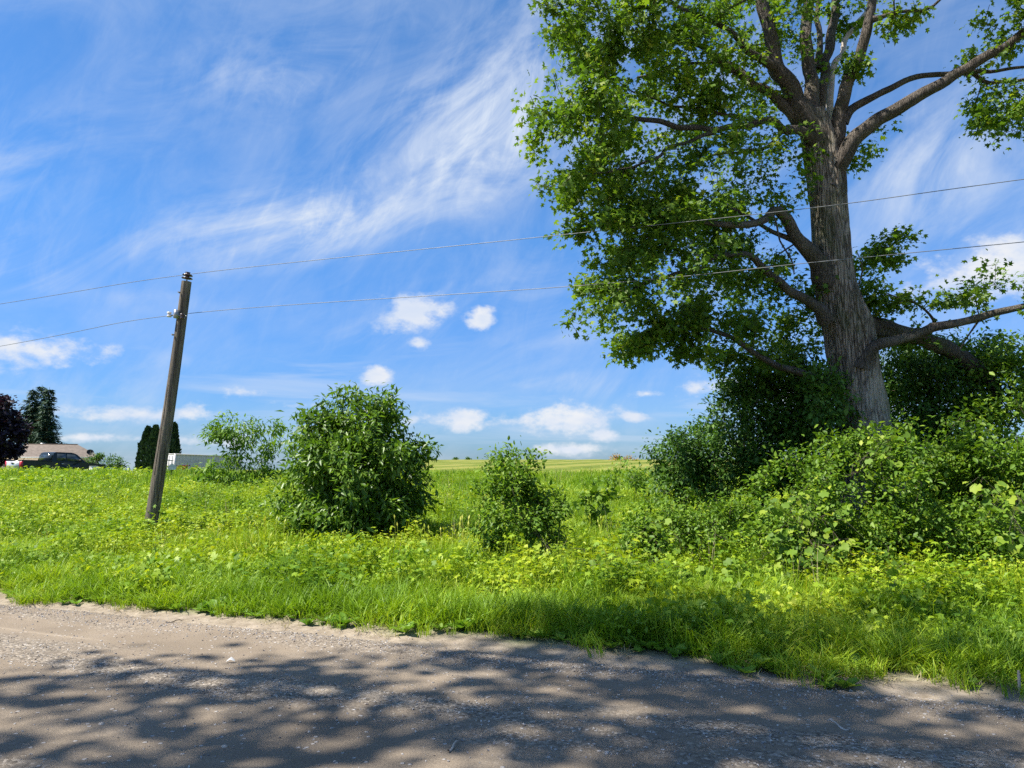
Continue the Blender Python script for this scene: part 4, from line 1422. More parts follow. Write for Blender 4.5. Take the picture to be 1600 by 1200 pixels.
def pebbles():
    g = np.random.default_rng(91)
    protos = []
    cols = [(0.34, 0.32, 0.30), (0.20, 0.19, 0.19), (0.47, 0.43, 0.38), (0.27, 0.22, 0.18)]
    for q in range(8):
        m = simple_mat('pebble_stone', cols[q % 4], 0.9, 0.2, nscale=30)
        v = np.array([(1, 0, 0), (-1, 0, 0), (0, 1, 0), (0, -1, 0), (0, 0, 1), (0, 0, -1), (.6, .6, .5), (-.6, .6, .5), (.6, -.6, .5), (-.6, -.6, .5)], float)
        import bmesh
        bm = bmesh.new()
        for p_ in v * (1 + 0.25 * g.normal(size=(10, 1))) * np.array([1, 0.8, 0.6]):
            bm.verts.new(p_)
        bmesh.ops.convex_hull(bm, input=bm.verts)
        me = bpy.data.meshes.new('pebble')
        bm.to_mesh(me)
        bm.free()
        me.materials.append(m)
        protos.append(me)
    n = 26000
    s = np.concatenate([g.uniform(-12, 14, n)])
    nn = np.concatenate([g.normal(5.85, 0.16, int(n * .42)), g.normal(4.5, 0.30, int(n * .26)), g.uniform(2.2, 6.2, n - int(n * .42) - int(n * .26))])
    k = (nn < 6.32) & (nn > 2)
    s, nn = s[k], nn[k]
    sz = 0.0035 + 0.0075 * g.random(len(s)) ** 3
    x = s * DV[0] + nn * NV[0]
    y = s * DV[1] + nn * NV[1]
    z = np.where(nn < EDGE, road_z(s, nn), terrain(x, y)) + sz * 0.2
    scatter('gravel', 'loose gravel stones scattered on the road surface', protos, np.stack([x, y, z], 1), g.random(len(x)) * 6.28, np.stack([sz] * 3, 1), g.integers(0, 8, len(x)), 'gravel', g.normal(size=(len(x), 2)) * .5)


pebbles()

# ------------------------------------------------------------------ leaning pole and its two wires


def wood_mat():
    m, b = new_mat('weathered_pole_wood')
    tc = b.add('ShaderNodeTexCoord').outputs['Object']
    gr = b.noise(b.mapping(tc, (22, 22, 0.7)), 1.5, 8, 0.65, 0.4)
    pa = b.noise(b.mapping(tc, (2, 2, 0.6)), 1.2, 4, 0.6)
    c = b.ramp(b.math('ADD', b.math('MULTIPLY', gr, 0.65), b.math('MULTIPLY', pa, 0.35)), [(0.34, (0.03, 0.025, 0.02)), (0.46, (0.12, 0.10, 0.078)), (0.68, (0.28, 0.24, 0.19))])
    lich = b.noise(tc, 5.5, 5, 0.6)
    c = b.mix(b.math('MULTIPLY', b.maprange(lich, 0.58, 0.7), 0.35), c, (0.24, 0.24, 0.16))
    finish(b, c, 0.92, 0.15, gr, 1.0, 0.03)
    return m


M['pole'] = wood_mat()
M['black'] = simple_mat('black_plastic', (0.015, 0.015, 0.015), 0.6, 0.3)
M['porcelain'] = simple_mat('brown_porcelain', (0.06, 0.035, 0.03), 0.25, 0.5, nscale=3)
M['white_porcelain'] = simple_mat('white_porcelain', (0.6, 0.58, 0.55), 0.3, 0.5, nscale=3)
M['galv'] = simple_mat('galvanised_steel', (0.32, 0.33, 0.34), 0.5, 0.5, 0.7, nscale=20)
M['wire'] = simple_mat('aluminium_wire', (0.17, 0.175, 0.18), 0.5, 0.4, 0.3, nscale=4)


def wire_pt(px, py, n):
    p1 = P(px, py, 1.0)
    return P(px, py, n / (p1[0] * NV[0] + NV[1]))


def build_pole():
    base = ground_at(229, 850)
    dP = base[1]
    top = P(291.5, 440, dP)
    root = empty('utility_pole', base)
    tag(root, 'leaning weathered wooden utility pole standing in the meadow', 'pole')
    bl = base - np.array([0.02, 0, 0.3])
    t = np.linspace(0, 1, 40)
    pts = bl + (top - bl) * t[:, None]
    pts[:, 0] += 0.03 * np.sin(t * 3.1)
    rad = 0.120 - 0.031 * t
    sd = 28
    wob = np.ones((40, sd))
    for a in range(40):
        for s_ in range(sd):
            c_, n_ = math.cos(s_ * 2 * math.pi / sd), math.sin(s_ * 2 * math.pi / sd)
            wob[a, s_] = 1 + 0.05 * mnoise.noise((c_ * 4, n_ * 4, a * 0.05)) - (0.06 if mnoise.noise((c_ * 7 + 4, n_ * 7, a * 0.04)) > 0.42 else 0)
    V, f = tube(pts, rad, sd, wob)
    mb = MB().raw(V, f).raw(V[-sd:], [[tuple(range(sd))]])
    o = mb.build('shaft', M['pole'], root, smooth=True)
    o.location = -base
    ax = norm(top - bl)

    def lathe(c, axis, prof, mat, name, parent, sides=16):
        pp = [c + axis * z_ for r_, z_ in prof]
        m_ = MB().tube(pp, [r_ for r_, z_ in prof], sides)
        q = m_.build(name, mat, parent, smooth=False)
        return q
    pin = lathe(top - base, ax, [(0.014, -0.05), (0.014, 0.06)], M['galv'], 'pin', root)
    lathe(top - base, ax, [(0.03, 0.045), (0.10, 0.055), (0.095, 0.075), (0.04, 0.085), (0.038, 0.105), (0.095, 0.112), (0.088, 0.135), (0.045, 0.15), (0.04, 0.165), (0.05, 0.18), (0.02, 0.185)], M['porcelain'], 'insulator', root)
    # long drying cracks and the bolt ends below the top
    for q, (a_, t0, t1) in enumerate(((-1.9, .30, .62), (-1.2, .55, .85), (-2.3, .05, .33), (-0.7, .12, .42))):
        pc = []
        for t_ in np.linspace(t0, t1, 12):
            c_ = bl + (top - bl) * t_ + np.array([0.03 * math.sin(t_ * 3.1), 0, 0])
            pc.append(c_ - base + np.array([math.cos(a_ + 0.05 * math.sin(9 * t_)), math.sin(a_ + 0.05 * math.sin(9 * t_)), 0]) * (0.120 - 0.031 * t_) * 0.995)
        MB().tube(pc, 0.0045, 5).build('crack', M['black'], root)
    for t_ in (0.80, 0.955):
        c_ = bl + (top - bl) * t_ - base
        MB().tube([c_ + np.array([-.05, -.09, 0]), c_ + np.array([-.065, -.135, 0])], [.018, .016], 6).build('bolt', M['galv'], root)
    # side spool with its bracket, where the lower wire is tied
    side = P(285, 493, dP)
    d3 = np.array([DV[0], DV[1], 0])
    n3 = np.array([NV[0], NV[1], 0])
    c = side - base
    br = MB()
    br.box(c + np.array([0, 0, 0.0]) - n3 * 0.13, (0.05, 0.12, 0.16), rz=math.atan2(NV[1], NV[0]) - math.pi / 2)
    br.tube([c + d3 * 0.22 - n3 * 0.12, c - d3 * 0.22 - n3 * 0.12 - np.array([0, 0, 0.05])], 0.014, 8)
    br.build('bracket', M['galv'], root)
    lathe(c - n3 * 0.16 + d3 * 0.16, np.array([0, 0, 1.0]), [(0.02, -0.05), (0.042, -0.045), (0.04, -0.02), (0.024, 0.0), (0.04, 0.02), (0.042, 0.045), (0.02, 0.05)], M['white_porcelain'], 'spool', root)
    lathe(c - n3 * 0.16 - d3 * 0.16 - np.array([0, 0, 0.06]), np.array([0, 0, 1.0]), [(0.02, -0.05), (0.042, -0.045), (0.04, -0.02), (0.024, 0.0), (0.04, 0.02), (0.042, 0.045), (0.02, 0.05)], M['porcelain'], 'spool', root)
    nP = float(base[0] * NV[0] + base[1] * NV[1]) + 0.3
    for lab, px in (('upper overhead wire running from the pole top past the maple', ((0, 475), (292, 429), (820, 373), (1250, 327), (1600, 280))),
                    ('lower overhead wire tied to the side of the pole', ((0, 541), (284, 491), (910, 446), (1270, 410), (1600, 378)))):
        pts = [wire_pt(a, b_, nP) for a, b_ in px]
        pts = [pts[0] + (pts[0] - pts[1]) * 3] + pts + [pts[-1] + (pts[-1] - pts[-2]) * 3]
        cp, cr = catmull(pts, [0.0052] * len(pts), 0.4)
        V, f = tube(cp, cr, 7)
        o = obj_np('overhead_wire', V, f, M['wire'], smooth=True)
        tag(o, lab, 'wire', 'wires on the leaning pole')


build_pole()

# ------------------------------------------------------------------ the farmyard on the left
M['roof'] = simple_mat('brown_shingles', (0.15, 0.122, 0.10), 0.9, 0.2, nscale=3, namp=0.25)
M['wall'] = simple_mat('buff_brick', (0.30, 0.25, 0.19), 0.9, 0.2, nscale=4, namp=0.2)
M['trim'] = simple_mat('white_trim', (0.62, 0.60, 0.56), 0.6, 0.3)
M['glass'] = simple_mat('dark_glass', (0.03, 0.04, 0.045), 0.08, 0.6, nscale=2)
M['truck'] = simple_mat('dark_green_paint', (0.008, 0.014, 0.013), 0.3, 0.35, nscale=2)
M['gate_glare'] = simple_mat('tailgate_sun_glare', (0.60, 0.58, 0.55), 0.3, 0.5, 0.4, nscale=3)  # pale colour holds the sun's white reflection on the dark truck's tailgate
M['tyre'] = simple_mat('tyre_rubber', (0.02, 0.02, 0.02), 0.9, 0.2)
M['red_lamp'] = simple_mat('red_lamp', (0.45, 0.02, 0.03), 0.25, 0.5)
M['chrome'] = simple_mat('chrome', (0.6, 0.6, 0.6), 0.15, 0.5, 0.9)
M['white_steel'] = simple_mat('white_container_steel', (0.55, 0.53, 0.51), 0.55, 0.35, nscale=2.5, namp=0.12)
M['shaded_steel'] = simple_mat('shaded_container_steel', (0.46, 0.46, 0.47), 0.55, 0.35, nscale=2.5, namp=0.15)  # the white container steel again, with the side's shade put into its colour
M['rust'] = simple_mat('rusty_steel', (0.28, 0.13, 0.07), 0.85, 0.2)
M['red'] = simple_mat('red_paint', (0.55, 0.05, 0.03), 0.35, 0.5)


def house():
    c = on_ground(80, 103)
    rz = R(28)
    root = empty('house', c, rz)
    tag(root, 'low buff house with brown hip roof behind the pickup truck', 'house')
    zE = P(80, 714.5, 103)[2] - c[2]
    zR = P(60, 694, 103)[2] - c[2]
    Lh, Wh, rl = 6.1, 4.4, 3.0
    ov = 0.45
    w = MB()
    w.box((0, 0, zE / 2 - 0.1), (2 * (Lh - ov), 2 * (Wh - ov), zE + 0.16))
    w.build('wall', M['wall'], root)
    r = MB()
    v = [(-Lh, -Wh, zE), (Lh, -Wh, zE), (Lh, Wh, zE), (-Lh, Wh, zE), (-rl, 0, zR), (rl, 0, zR)]
    r.raw(v, [[(0, 1, 5, 4), (2, 3, 4, 5)], [(1, 2, 5), (3, 0, 4)]])
    r.raw([(a, b_, z_ - 0.02) for a, b_, z_ in v[:4]], [[(3, 2, 1, 0)]])
    ro = r.build('roof', M['roof'], root)
    f = MB()
    for (a, b_, sx, sy) in ((0, -Wh, 2 * Lh + .1, .1), (0, Wh, 2 * Lh + .1, .1), (-Lh, 0, .1, 2 * Wh - .11), (Lh, 0, .1, 2 * Wh - .11)):
        f.box((a, b_, zE - 0.06), (sx, sy, 0.16))
    f.build('gutter', M['trim'], ro)
    rc = MB().box((0, 0, zR + 0.03), (2 * rl + .3, 0.22, 0.06))
    rc.build('ridge_cap', M['roof'], ro)
    for x_, wd in ((-3.6, 1.3), (-0.6, 1.8), (3.4, 1.3)):
        wo = MB().box((x_, -(Wh - ov) - 0.03, 1.5), (wd, 0.08, 1.1)).build('window', M['trim'], root)
        MB().box((x_ - wd / 4, -(Wh - ov) - 0.08, 1.5), (wd / 2 - .1, 0.03, .95)).build('pane', M['glass'], wo)
        MB().box((x_ + wd / 4, -(Wh - ov) - 0.08, 1.5), (wd / 2 - .1, 0.03, .95)).build('pane', M['glass'], wo)
    do = MB().box((1.6, -(Wh - ov) - 0.03, 1.05), (1.0, 0.08, 2.1)).build('door', M['trim'], root)
    MB().box((1.98, -(Wh - ov) - 0.10, 1.0), (0.06, 0.06, 0.12)).build('handle', M['galv'], do)
    ch = MB().box((-1.2, 0.6, zR - 0.1), (0.5, 0.5, 0.5))
    ch.build('vent', M['galv'], ro)
    # satellite dish on a mast by the right corner
    d = P(140, 716, 98)
    g_ = on_ground(140, 98)
    dr = empty('satellite_dish', g_)
    tag(dr, 'small dark satellite dish on a mast at the right of the house', 'dish')
    h = P(140, 707.5, 98)[2] - g_[2]
    MB().tube([(0, 0, -0.1), (0, 0, h - 0.25)], 0.04, 8).build('mast', M['galv'], dr)
    pr = [(0.02, 0.0), (0.22, 0.02), (0.38, 0.09), (0.44, 0.15)]
    ax = norm(np.array([0.5, -0.6, 0.5]))
    MB().tube([np.array([0, 0, h]) + ax * z_ for r_, z_ in pr], [r_ for r_, z_ in pr], 18, caps=False).build('reflector', M['black'], dr)
    MB().tube([np.array([0, 0, h - .3]), np.array([0, 0, h]) + ax * 0.5], 0.02, 6).build('arm', M['galv'], dr)


house()


def wheel(parent, x, y, r, w_):
    t = MB()
    prof = [(r * .62, -w_ / 2), (r * .9, -w_ / 2), (r, -w_ * .36), (r, w_ * .36), (r * .9, w_ / 2), (r * .62, w_ / 2)]
    t.tube([(x, y + z_, r) for r_, z_ in prof], [r_ for r_, z_ in prof], 24)
    o = t.build('wheel', M['tyre'], parent, smooth=False)
    s_ = 1 if y > 0 else -1
    pr = [(r * .60, w_ * .40), (r * .58, w_ * .51), (r * .2, w_ * .46), (r * .16, w_ * .54)]
    MB().tube([(x, y + s_ * z_, r) for r_, z_ in pr], [r_ for r_, z_ in pr], 20).build('rim', M['chrome'], o)
    return o


def truck():
    d = 53.0
    c = on_ground(90, d)
    root = empty('pickup_truck', c + (0, 0, 0.0), math.atan2(0.871, 0.488))
    root.rotation_euler = (0, R(2.0), math.atan2(0.871, 0.488))
    tag(root, 'dark pickup truck with extended cab parked in front of the house', 'pickup truck')
    # x forward, y left; body sides with wheel arches
    def arch(cx, r, z0):
        return [(cx + r * math.cos(a), z0 + r * math.sin(a)) for a in np.linspace(math.pi * 0.97, math.pi * 0.03, 9)]
    lo = 0.52
    prof = [(-2.95, lo)] + arch(-1.85, 0.50, 0.46) + arch(1.95, 0.50, 0.46) + [(2.85, lo), (2.98, 0.75), (2.95, 1.06), (2.75, 1.16), (1.55, 1.22), (1.45, 1.24), (-2.95, 1.22)]
    prof = prof[::1]
    MB().prism(prof, -0.98, 0.98).build('body', M['truck'], root)
    # open bed: darker floor rails on top of the sides
    MB().box((-1.95, 0.93, 1.26), (2.0, 0.10, 0.08)).build('bed_rail', M['black'], root)
    MB().box((-1.95, -0.93, 1.26), (2.0, 0.10, 0.08)).build('bed_rail', M['black'], root)
    cabp = [(-0.95, 1.225), (1.50, 1.225), (0.72, 1.86), (0.45, 1.92), (-0.62, 1.92), (-0.80, 1.85)]
    cb_ = MB()
    n_ = len(cabp)
    a = np.array([(x_, -0.94 + 0.16 * (z_ - 1.22) / 0.7, z_) for x_, z_ in cabp])
    b_ = np.array([(x_, 0.94 - 0.16 * (z_ - 1.22) / 0.7, z_) for x_, z_ in cabp])
    i_ = np.arange(n_)
    j_ = (i_ + 1) % n_
    cb_.raw(np.vstack([a, b_]), [np.stack([i_, j_, j_ + n_, i_ + n_], 1), [tuple(range(n_))] if False else np.zeros((0, 4), int)])
    cb_.raw(a, [[tuple(range(n_))]])
    cb_.raw(b_, [[tuple(range(n_ - 1, -1, -1))]])
    cab = cb_.build('cab', M['truck'], root)
    for s_ in (-1, 1):
        for q in ([(-0.62, 1.30), (0.02, 1.30), (0.02, 1.80), (-0.58, 1.80)], [(0.10, 1.30), (1.18, 1.30), (0.66, 1.78), (0.10, 1.80)]):
            v = [(x_, s_ * (0.955 - 0.16 * (z_ - 1.22) / 0.7), z_) for x_, z_ in q]
            v2 = [(x_, y_ - s_ * 0.03, z_) for x_, y_, z_ in v]
            m_ = MB().raw(v + v2, [[(0, 1, 2, 3), (7, 6, 5, 4), (0, 4, 5, 1), (1, 5, 6, 2), (2, 6, 7, 3), (3, 7, 4, 0)]])
            m_.build('side_window', M['glass'], cab)
        MB().box((0.95, s_ * 1.08, 1.36), (0.12, 0.22, 0.20)).build('mirror', M['black'], root)
        MB().box((-2.93, s_ * 0.90, 0.98), (0.12, 0.20, 0.44)).build('tail_light', M['red_lamp'], root)
        MB().box((2.93, s_ * 0.78, 0.90), (0.12, 0.36, 0.20)).build('headlight', M['chrome'], root)
        dr_ = MB().box((0.30, s_ * 0.985, 0.88), (1.35, 0.03, 0.62)).build('door', M['truck'], root)
        MB().box((-0.22, s_ * 1.01, 1.10), (0.16, 0.03, 0.05)).build('handle', M['chrome'], dr_)
    MB().raw([(1.40, -0.86, 1.30), (1.40, 0.86, 1.30), (0.80, 0.80, 1.80), (0.80, -0.80, 1.80), (1.43, -0.86, 1.32), (1.43, 0.86, 1.32), (0.83, 0.80, 1.82), (0.83, -0.80, 1.82)],
             [[(3, 2, 1, 0), (4, 5, 6, 7), (0, 1, 5, 4), (1, 2, 6, 5), (2, 3, 7, 6), (3, 0, 4, 7)]]).build('windshield', M['glass'], cab)
    MB().box((-0.90, 0, 1.52), (0.06, 1.5, 0.42)).build('rear_window', M['glass'], cab)
    tg = MB().box((-2.985, 0, 0.92), (0.06, 1.56, 0.56)).build('tailgate', M['gate_glare'], root)
    MB().box((-3.03, 0, 1.06), (0.04, 0.26, 0.08)).build('handle', M['black'], tg)
    MB().box((-3.05, 0, 0.56), (0.20, 1.86, 0.18)).build('bumper', M['chrome'], root)
    MB().box((3.03, 0, 0.56), (0.18, 1.86, 0.22)).build('bumper', M['chrome'], root)
    MB().box((2.985, 0, 0.92), (0.05, 1.0, 0.26)).build('grille', M['chrome'], root)
    for x_ in (-1.85, 1.95):
        for y_ in (-0.84, 0.84):
            wheel(root, x_, y_, 0.39, 0.26)


truck()


def container():
    d = 80.0
    c = on_ground(272, d)
    ztop = P(270, 708.5, d)[2]
    h = 2.6
    c[2] = ztop - h
    u = norm(np.array([c[0], c[1]]))
    perp = np.array([u[1], -u[0]])
    hd = perp * math.cos(R(36)) + u * math.sin(R(36))
    root = empty('shipping_container', c)
    rz = math.atan2(hd[1], hd[0])
    root.rotation_euler = (0, R(1.6), rz)
    tag(root, 'white steel shipping container with ribbed side beyond the pole', 'container')
    L_, W_ = 9.0, 2.44
    fr = MB()
    for x_ in (0.08, L_ - 0.08):
        for y_ in (0.08, W_ - 0.08):
            fr.box((x_, y_, h / 2), (0.16, 0.16, h))
    for y_ in (0.06, W_ - 0.06):
        fr.box((L_ / 2, y_, h - 0.07), (L_ - 0.33, 0.11, 0.13))
        fr.box((L_ / 2, y_, 0.08), (L_ - 0.33, 0.11, 0.15))
    for x_ in (0.06, L_ - 0.06):
        fr.box((x_, W_ / 2, h - 0.07), (0.11, W_ - 0.33, 0.13))
        fr.box((x_, W_ / 2, 0.08), (0.11, W_ - 0.33, 0.15))
    fr.build('frame', M['white_steel'], root)
    n_ = 26
    for y_, sg in ((0.05, 1), (W_ - 0.05, -1)):
        xs, ys = [], []
        step = (L_ - 0.34) / n_
        for q in range(n_):
            x0 = 0.17 + q * step
            for a, b_ in ((0, 0), (.3, 0), (.45, .07), (.8, .07)):
                xs.append(x0 + a * step)
                ys.append(y_ + sg * b_)
        xs.append(L_ - .17)
        ys.append(y_)
        m_ = len(xs)
        v = [(a, b_, 0.16) for a, b_ in zip(xs, ys)] + [(a, b_, h - 0.14) for a, b_ in zip(xs, ys)]
        k = np.arange(m_ - 1)
        MB().raw(v, [np.stack([k, k + 1, k + 1 + m_, k + m_], 1)]).build('side_panel', M['shaded_steel'], root)
    MB().box((L_ / 2, W_ / 2, h - 0.03), (L_ - .25, W_ - .25, 0.03)).build('roof', M['white_steel'], root)
    MB().box((L_ - 0.1, W_ / 2, h / 2), (0.06, W_ - .33, h - .3)).build('end_panel', M['shaded_steel'], root)
    for k in range(2):
        y0 = 0.18 + k * 1.05
        dr_ = MB().box((0.04, y0 + 0.51, h / 2), (0.06, 1.0, h - .3)).build('door', M['white_steel'], root)
        for q in range(2):
            MB().tube([(-0.02, y0 + .25 + .5 * q, 0.2), (-0.02, y0 + .25 + .5 * q, h - .2)], 0.025, 6).build('lock_bar', M['galv'], dr_)
        for z_ in (0.5, 1.2, 1.9):
            MB().box((0.0, y0 + .51, z_), (0.03, .9, .10)).build('hinge_rail', M['rust'] if z_ < 1 else M['galv'], dr_)


container()


def spruce(label, px, top_y, d, hw_px, seed):
    g = np.random.default_rng(seed)
    base = on_ground(px, d)
    H = P(px, top_y, d)[2] - base[2]
    Rm = hw_px * d / F_PX
    root = empty('spruce_tree', base)
    tag(root, label, 'tree', 'spruces behind the house')
    MB().tube([(0, 0, -0.2), (0.05, 0, H * .5), (0, 0, H)], [0.22, 0.13, 0.02], 8).build('trunk', M['twig'], root)
    pos, yd, nr, sz = [], [], [], []
    lv = int(H / 0.36)
    for q in range(lv):
        z_ = 0.8 + (H - 0.9) * q / lv
        fr = 1 - z_ / H
        for k in range(8):
            a = g.random() * 6.283
            L_ = Rm * (0.03 + 1.05 * fr ** 0.8) * (0.6 + 0.5 * g.random())
            m_ = max(3, int(L_ / 0.16))
            for t in np.linspace(0.15, 1, m_):
                droop = -0.28 * L_ * t + 0.22 * L_ * t * t
                p_ = np.array([math.cos(a) * L_ * t, math.sin(a) * L_ * t, z_ + droop])
                for w_ in range(2):
                    pos.append(p_ + g.normal(size=3) * 0.07)
                    aa = a + g.normal() * 0.8
                    yd.append((math.cos(aa), math.sin(aa), -0.25 + 0.25 * g.normal()))
                    nr.append((0.3 * g.normal(), 0.3 * g.normal(), 1))
                    sz.append(0.5 + 0.34 * g.random())
    V, Fc, vr = leaves_np('spray', np.array(pos), np.array(yd), np.array(nr), np.array(sz), g.random(len(pos)))
    o = obj_np('crown', V, [Fc], M['spruce_leaf'], root, vr)
    o['kind'] = 'stuff'


spruce('tall spruce behind the house, left of the three tops', 44, 606, 124, 34, 301)
spruce('tall spruce behind the house, middle of the three tops', 58, 601, 128, 34, 302)
spruce('tall spruce behind the house, right of the three tops', 70, 605, 121, 31, 303)


def cedar(label, px, top_y, d, hw_px, seed):
    g = np.random.default_rng(seed)
    base = on_ground(px, d)
    H = P(px, top_y, d)[2] - base[2]
    Rm = hw_px * d / F_PX
    root = empty('columnar_cedar', base)
    tag(root, label, 'tree', 'columnar cedars beside the container')
    MB().tube([(0, 0, -0.2), (0, 0, H * .8)], [0.12, 0.03], 7).build('trunk', M['twig'], root)
    n_ = 2600
    z_ = H * g.random(n_) ** 0.9
    a = g.random(n_) * 6.283
    t = z_ / H
    pr = np.minimum(1, (1 - t) ** 0.75 * 1.6) * (0.85 + 0.15 * np.minimum(t * 5, 1))
    lump = np.array([1 + 0.22 * mnoise.noise((math.cos(q) * 1.5 + seed, math.sin(q) * 1.5, w_ * 0.9)) for q, w_ in zip(a, z_)])
    rr = Rm * pr * lump * (0.6 + 0.4 * g.random(n_) ** .5)
    pos = np.stack([np.cos(a) * rr, np.sin(a) * rr, z_], 1)
    yd = np.stack([np.cos(a) * .5 + .3 * g.normal(size=n_), np.sin(a) * .5 + .3 * g.normal(size=n_), np.full(n_, 1.0)], 1)
    nr = np.stack([np.cos(a) + .6 * g.normal(size=n_), np.sin(a) + .6 * g.normal(size=n_), np.full(n_, .3)], 1)
    V, Fc, vr = leaves_np('oval', pos, yd, nr, 0.28 + 0.2 * g.random(n_), g.random(n_))
    o = obj_np('crown', V, [Fc], M['cedar_leaf'], root, vr)
    o['kind'] = 'stuff'


cedar('dark columnar cedar at the left end of its row, beyond the pole', 229, 669, 92, 13, 311)
cedar('dark columnar cedar just left of the pole', 241, 667, 90, 13, 312)
cedar('dark columnar cedar just right of the pole', 259, 664, 91, 12, 313)
cedar('dark columnar cedar at the right end of its row, behind the container', 270, 663, 93, 9, 314)

# purple-leaved maple at the picture's left edge
dp = 60.0
plant('purple_maple', 'dark purple-leaved maple at the left edge beside the house', 'tree', on_ground(-6, dp),
      [E(-8, 668, 30, 44, dp, 2.0, 110, .3), E(12, 685, 24, 24, dp, 1.2, 50), E(-25, 690, 36, 40, dp, 1.8, 90), E(4, 640, 18, 22, dp, 1.2, 36), E(22, 665, 12, 14, dp, .7, 14), E(-5, 708, 28, 14, dp, 1.4, 40)],
      'maple_lo', 'purple_leaf', 24, 0.26, 0.30, trunk_h=1.6, seed=61, crown_name='crown', stem_name='limbs', rmax=0.16, r_tip=0.01, seg=0.6, stem_mat='twig')
plant('garden_bush', 'rounded green garden bush right of the pickup truck', 'bush', on_ground(160, 62),
      [E(155, 722, 14, 13, 62, .8, 50), E(180, 724, 14, 11, 62, .8, 44), E(140, 727, 8, 8, 61, .4, 14)], 'oval', 'dark_leaf', 26, 0.17, 0.18, seed=62)


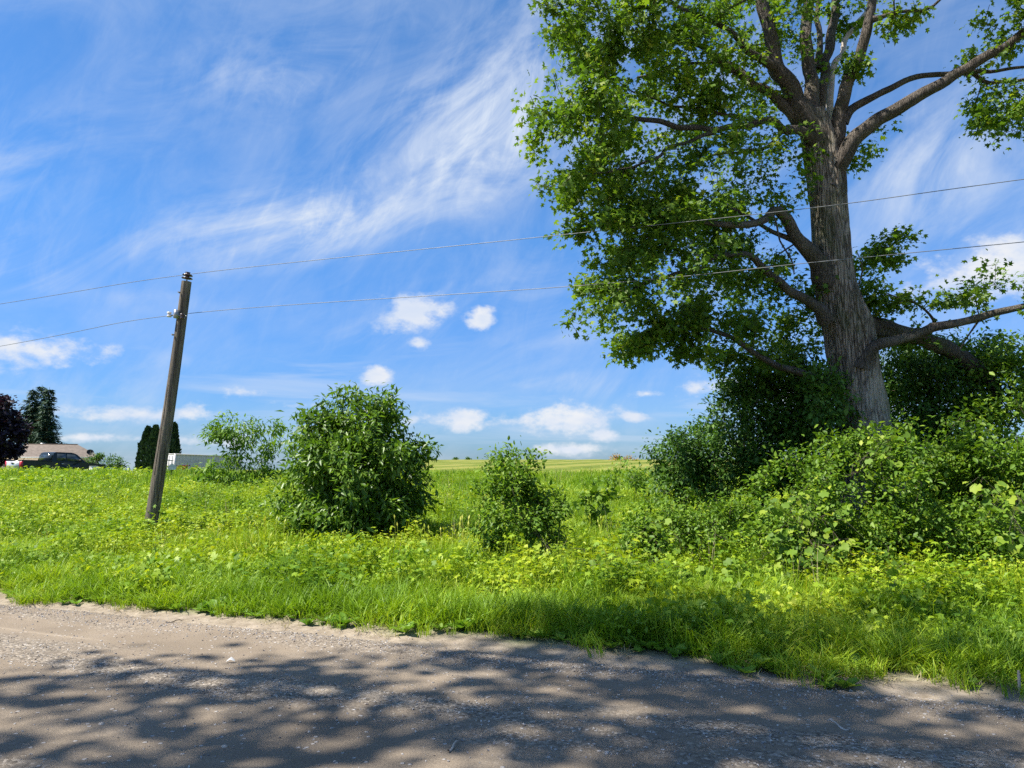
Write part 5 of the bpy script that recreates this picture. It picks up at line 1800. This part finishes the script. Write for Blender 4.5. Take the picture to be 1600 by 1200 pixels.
def small_things():
    # red garden tractor, mostly hidden by the bank
    d = 60.0
    c = on_ground(296, d)
    top = P(296, 727.5, d)[2]
    root = empty('garden_tractor', c, R(200))
    tag(root, 'small red garden tractor in front of the container, half hidden by grass', 'tractor')
    k = max(0.85, (top - c[2]) / 1.25)
    root.scale = (k, k, k)
    MB().prism([(0.05, 0.45), (1.05, 0.45), (1.12, 0.8), (1.0, 1.18), (0.1, 1.22)], -0.26, 0.26).build('hood', M['red'], root)
    MB().prism([(-0.9, 0.5), (-0.1, 0.42), (-0.1, 0.5), (-0.35, 0.82), (-0.8, 0.86), (-0.95, 0.7)], -0.45, 0.45).build('fender', M['red'], root)
    MB().prism([(-0.75, 0.88), (-0.3, 0.88), (-0.3, 1.0), (-0.58, 1.04), (-0.64, 1.2), (-0.84, 1.2)], -0.28, 0.28).build('seat', M['red'], root)
    MB().tube([(0.1, 0, 1.1), (-0.02, 0, 1.22)], 0.03, 8).build('steering_column', M['black'], root)
    ring = [(-0.03 + 0.05 * math.cos(a), 0.2 * math.sin(a), 1.2 + 0.10 * math.cos(a)) for a in np.linspace(0, 2 * math.pi, 17)]
    MB().tube(ring, 0.018, 6).build('steering_wheel', M['black'], root)
    for x_, r_, w_ in ((0.85, 0.22, 0.16), (-0.55, 0.34, 0.26)):
        for y_ in (-0.42, 0.42):
            wheel(root, x_, y_, r_, w_)
    # white box on a post, on the bank
    c = on_ground(269.5, 36.0)
    root = empty('post_box', c, R(24))
    tag(root, 'small white box on a dark post standing on the bank before the container', 'post box')
    z0 = P(269, 734, 36)[2] - c[2]
    MB().box((0, 0, z0 / 2 - .1), (0.10, 0.10, z0 + .18)).build('post', M['black'], root)
    pr = [(-.15, 0), (.15, 0), (.15, .16), (.11, .25), (0, .29), (-.11, .25), (-.15, .16)]
    bx = MB().prism([(a, z0 + b_) for a, b_ in pr], -.22, .22).build('box', M['trim'], root)
    MB().box((.17, .05, z0 + .2), (.02, .05, .18)).build('flag', M['black'], bx)
    # white drum by the truck
    c = on_ground(147, 52)
    root = empty('white_drum', c)
    tag(root, 'small white drum beside the front of the pickup truck', 'drum')
    pr = [(.24, 0), (.27, .05), (.27, .3), (.285, .32), (.27, .34), (.27, .58), (.285, .6), (.27, .62), (.26, .85)]
    MB().tube([(0, 0, z_) for r_, z_ in pr], [r_ for r_, z_ in pr], 18).build('body', M['trim'], root)
    MB().tube([(0, 0, .851), (0, 0, .88)], [.275, .275], 18).build('lid', M['trim'], root)
    # tiny trees on the skyline of the field
    for q, (px, ty, lab) in enumerate(((731, 714.5, 'tiny dark tree on the field skyline between bush and shrub'), (771, 717, 'tiny lower tree on the field skyline left of the upright shrub'), (712, 718.5, 'faintest tiny tree on the field skyline near the ash bush'))):
        d = 148.0
        b_ = on_ground(px, d)
        z1 = P(px, ty, d)[2]
        zm = z1 - 0.55
        plant('skyline_tree', lab, 'tree', b_, [(np.array([b_[0], b_[1], zm]), (0.32 + .1 * q, .4, 0.5), 20, .2), (np.array([b_[0], b_[1], zm - .7]), (0.55, .5, .5), 14, .2)],
              'oval', 'dark_leaf', 14, 0.22, 0.12, trunk_h=max(0.5, zm - b_[2] - 0.6), seed=70 + q, group='skyline trees', crown_name='crown', stem_name='limbs', seg=0.5)
    b_ = on_ground(968, 118)
    plant('dry_bush', 'low rusty orange bush on the field skyline left of the thicket', 'bush', b_, [E(962, 716.5, 8, 2.4, 118, .6, 16), E(978, 717, 8, 2, 118, .6, 12), E(992, 718, 5, 1.5, 118, .4, 6)], 'oval', 'orange_leaf', 20, 0.25, 0.22, seed=78)
    # litter on the road
    for q, (px, py, nm, lab, sz, mt) in enumerate(((360, 1043, 'paper_scrap', 'white paper scrap lying in the shade of the road', 0.035, 'trim'), (158, 1147, 'pale_stone', 'pale stone lying low left on the road', 0.02, 'dead'),
                                                   (350, 1182, 'pale_stone', 'pale stone in the sunlit patch at the bottom of the road', 0.019, 'dead'))):
        p_ = ground_at(px, py)
        n_ = float(p_[0] * NV[0] + p_[1] * NV[1])
        s_ = float(p_[0] * DV[0] + p_[1] * DV[1])
        z_ = float(road_z(np.array([s_]), np.array([n_]))[0])
        root = empty(nm, (p_[0], p_[1], z_))
        tag(root, lab, 'litter' if q == 0 else 'stone')
        if q == 0:
            MB().raw([(-1 * sz, -.3 * sz, .01), (0, -.4 * sz, .03), (1 * sz, -.1 * sz, .012), (.8 * sz, .5 * sz, .02), (0, .4 * sz, .045), (-.9 * sz, .3 * sz, .02)], [[(0, 1, 4, 5), (1, 2, 3, 4)]]).build('sheet', M[mt], root)
        else:
            pp = [(0, 0, -.3 * sz), (0, 0, 0), (0.1 * sz, 0, .35 * sz), (.1 * sz, 0, .6 * sz)]
            MB().tube(pp, [.7 * sz, sz, .8 * sz, .3 * sz], 7).build('body', M[mt], root)
    for q, (px, py, L_, az_, lab) in enumerate(((272, 974, .14, .4, 'short dark twig lying on the sunlit road at left'), (1310, 1147, .16, 1.9, 'pale straw twig lying on the shaded road at right'), (708, 1184, .12, 1.2, 'thin straw lying near the bottom of the road'))):
        p_ = ground_at(px, py)
        z_ = float(road_z(np.array([p_[0] * DV[0] + p_[1] * DV[1]]), np.array([p_[0] * NV[0] + p_[1] * NV[1]]))[0])
        dv = np.array([math.cos(az_), math.sin(az_), 0])
        V, f = tube([dv * L_ * t + np.array([0, .02 * math.sin(4 * t), .012 + .01 * math.sin(7 * t)]) for t in np.linspace(-.5, .5, 6)], [.005, .006, .006, .005, .004, .003], 6)
        o = obj_np('fallen_twig', V, f, M['dead'] if q else M['twig'])
        o.location = (p_[0], p_[1], z_)
        tag(o, lab, 'twig')
    p_ = ground_at(1593, 1082)
    o = MB().tube([(0, 0, -.05), (0.004, 0, .10), (.002, 0, .13)], [.011, .010, .007], 7).build('stake', M['dead'])
    o.location = (p_[0], p_[1], tz(p_[0], p_[1]) + .02)
    tag(o, 'short pale wooden stake at the road edge, far right', 'stake')


small_things()
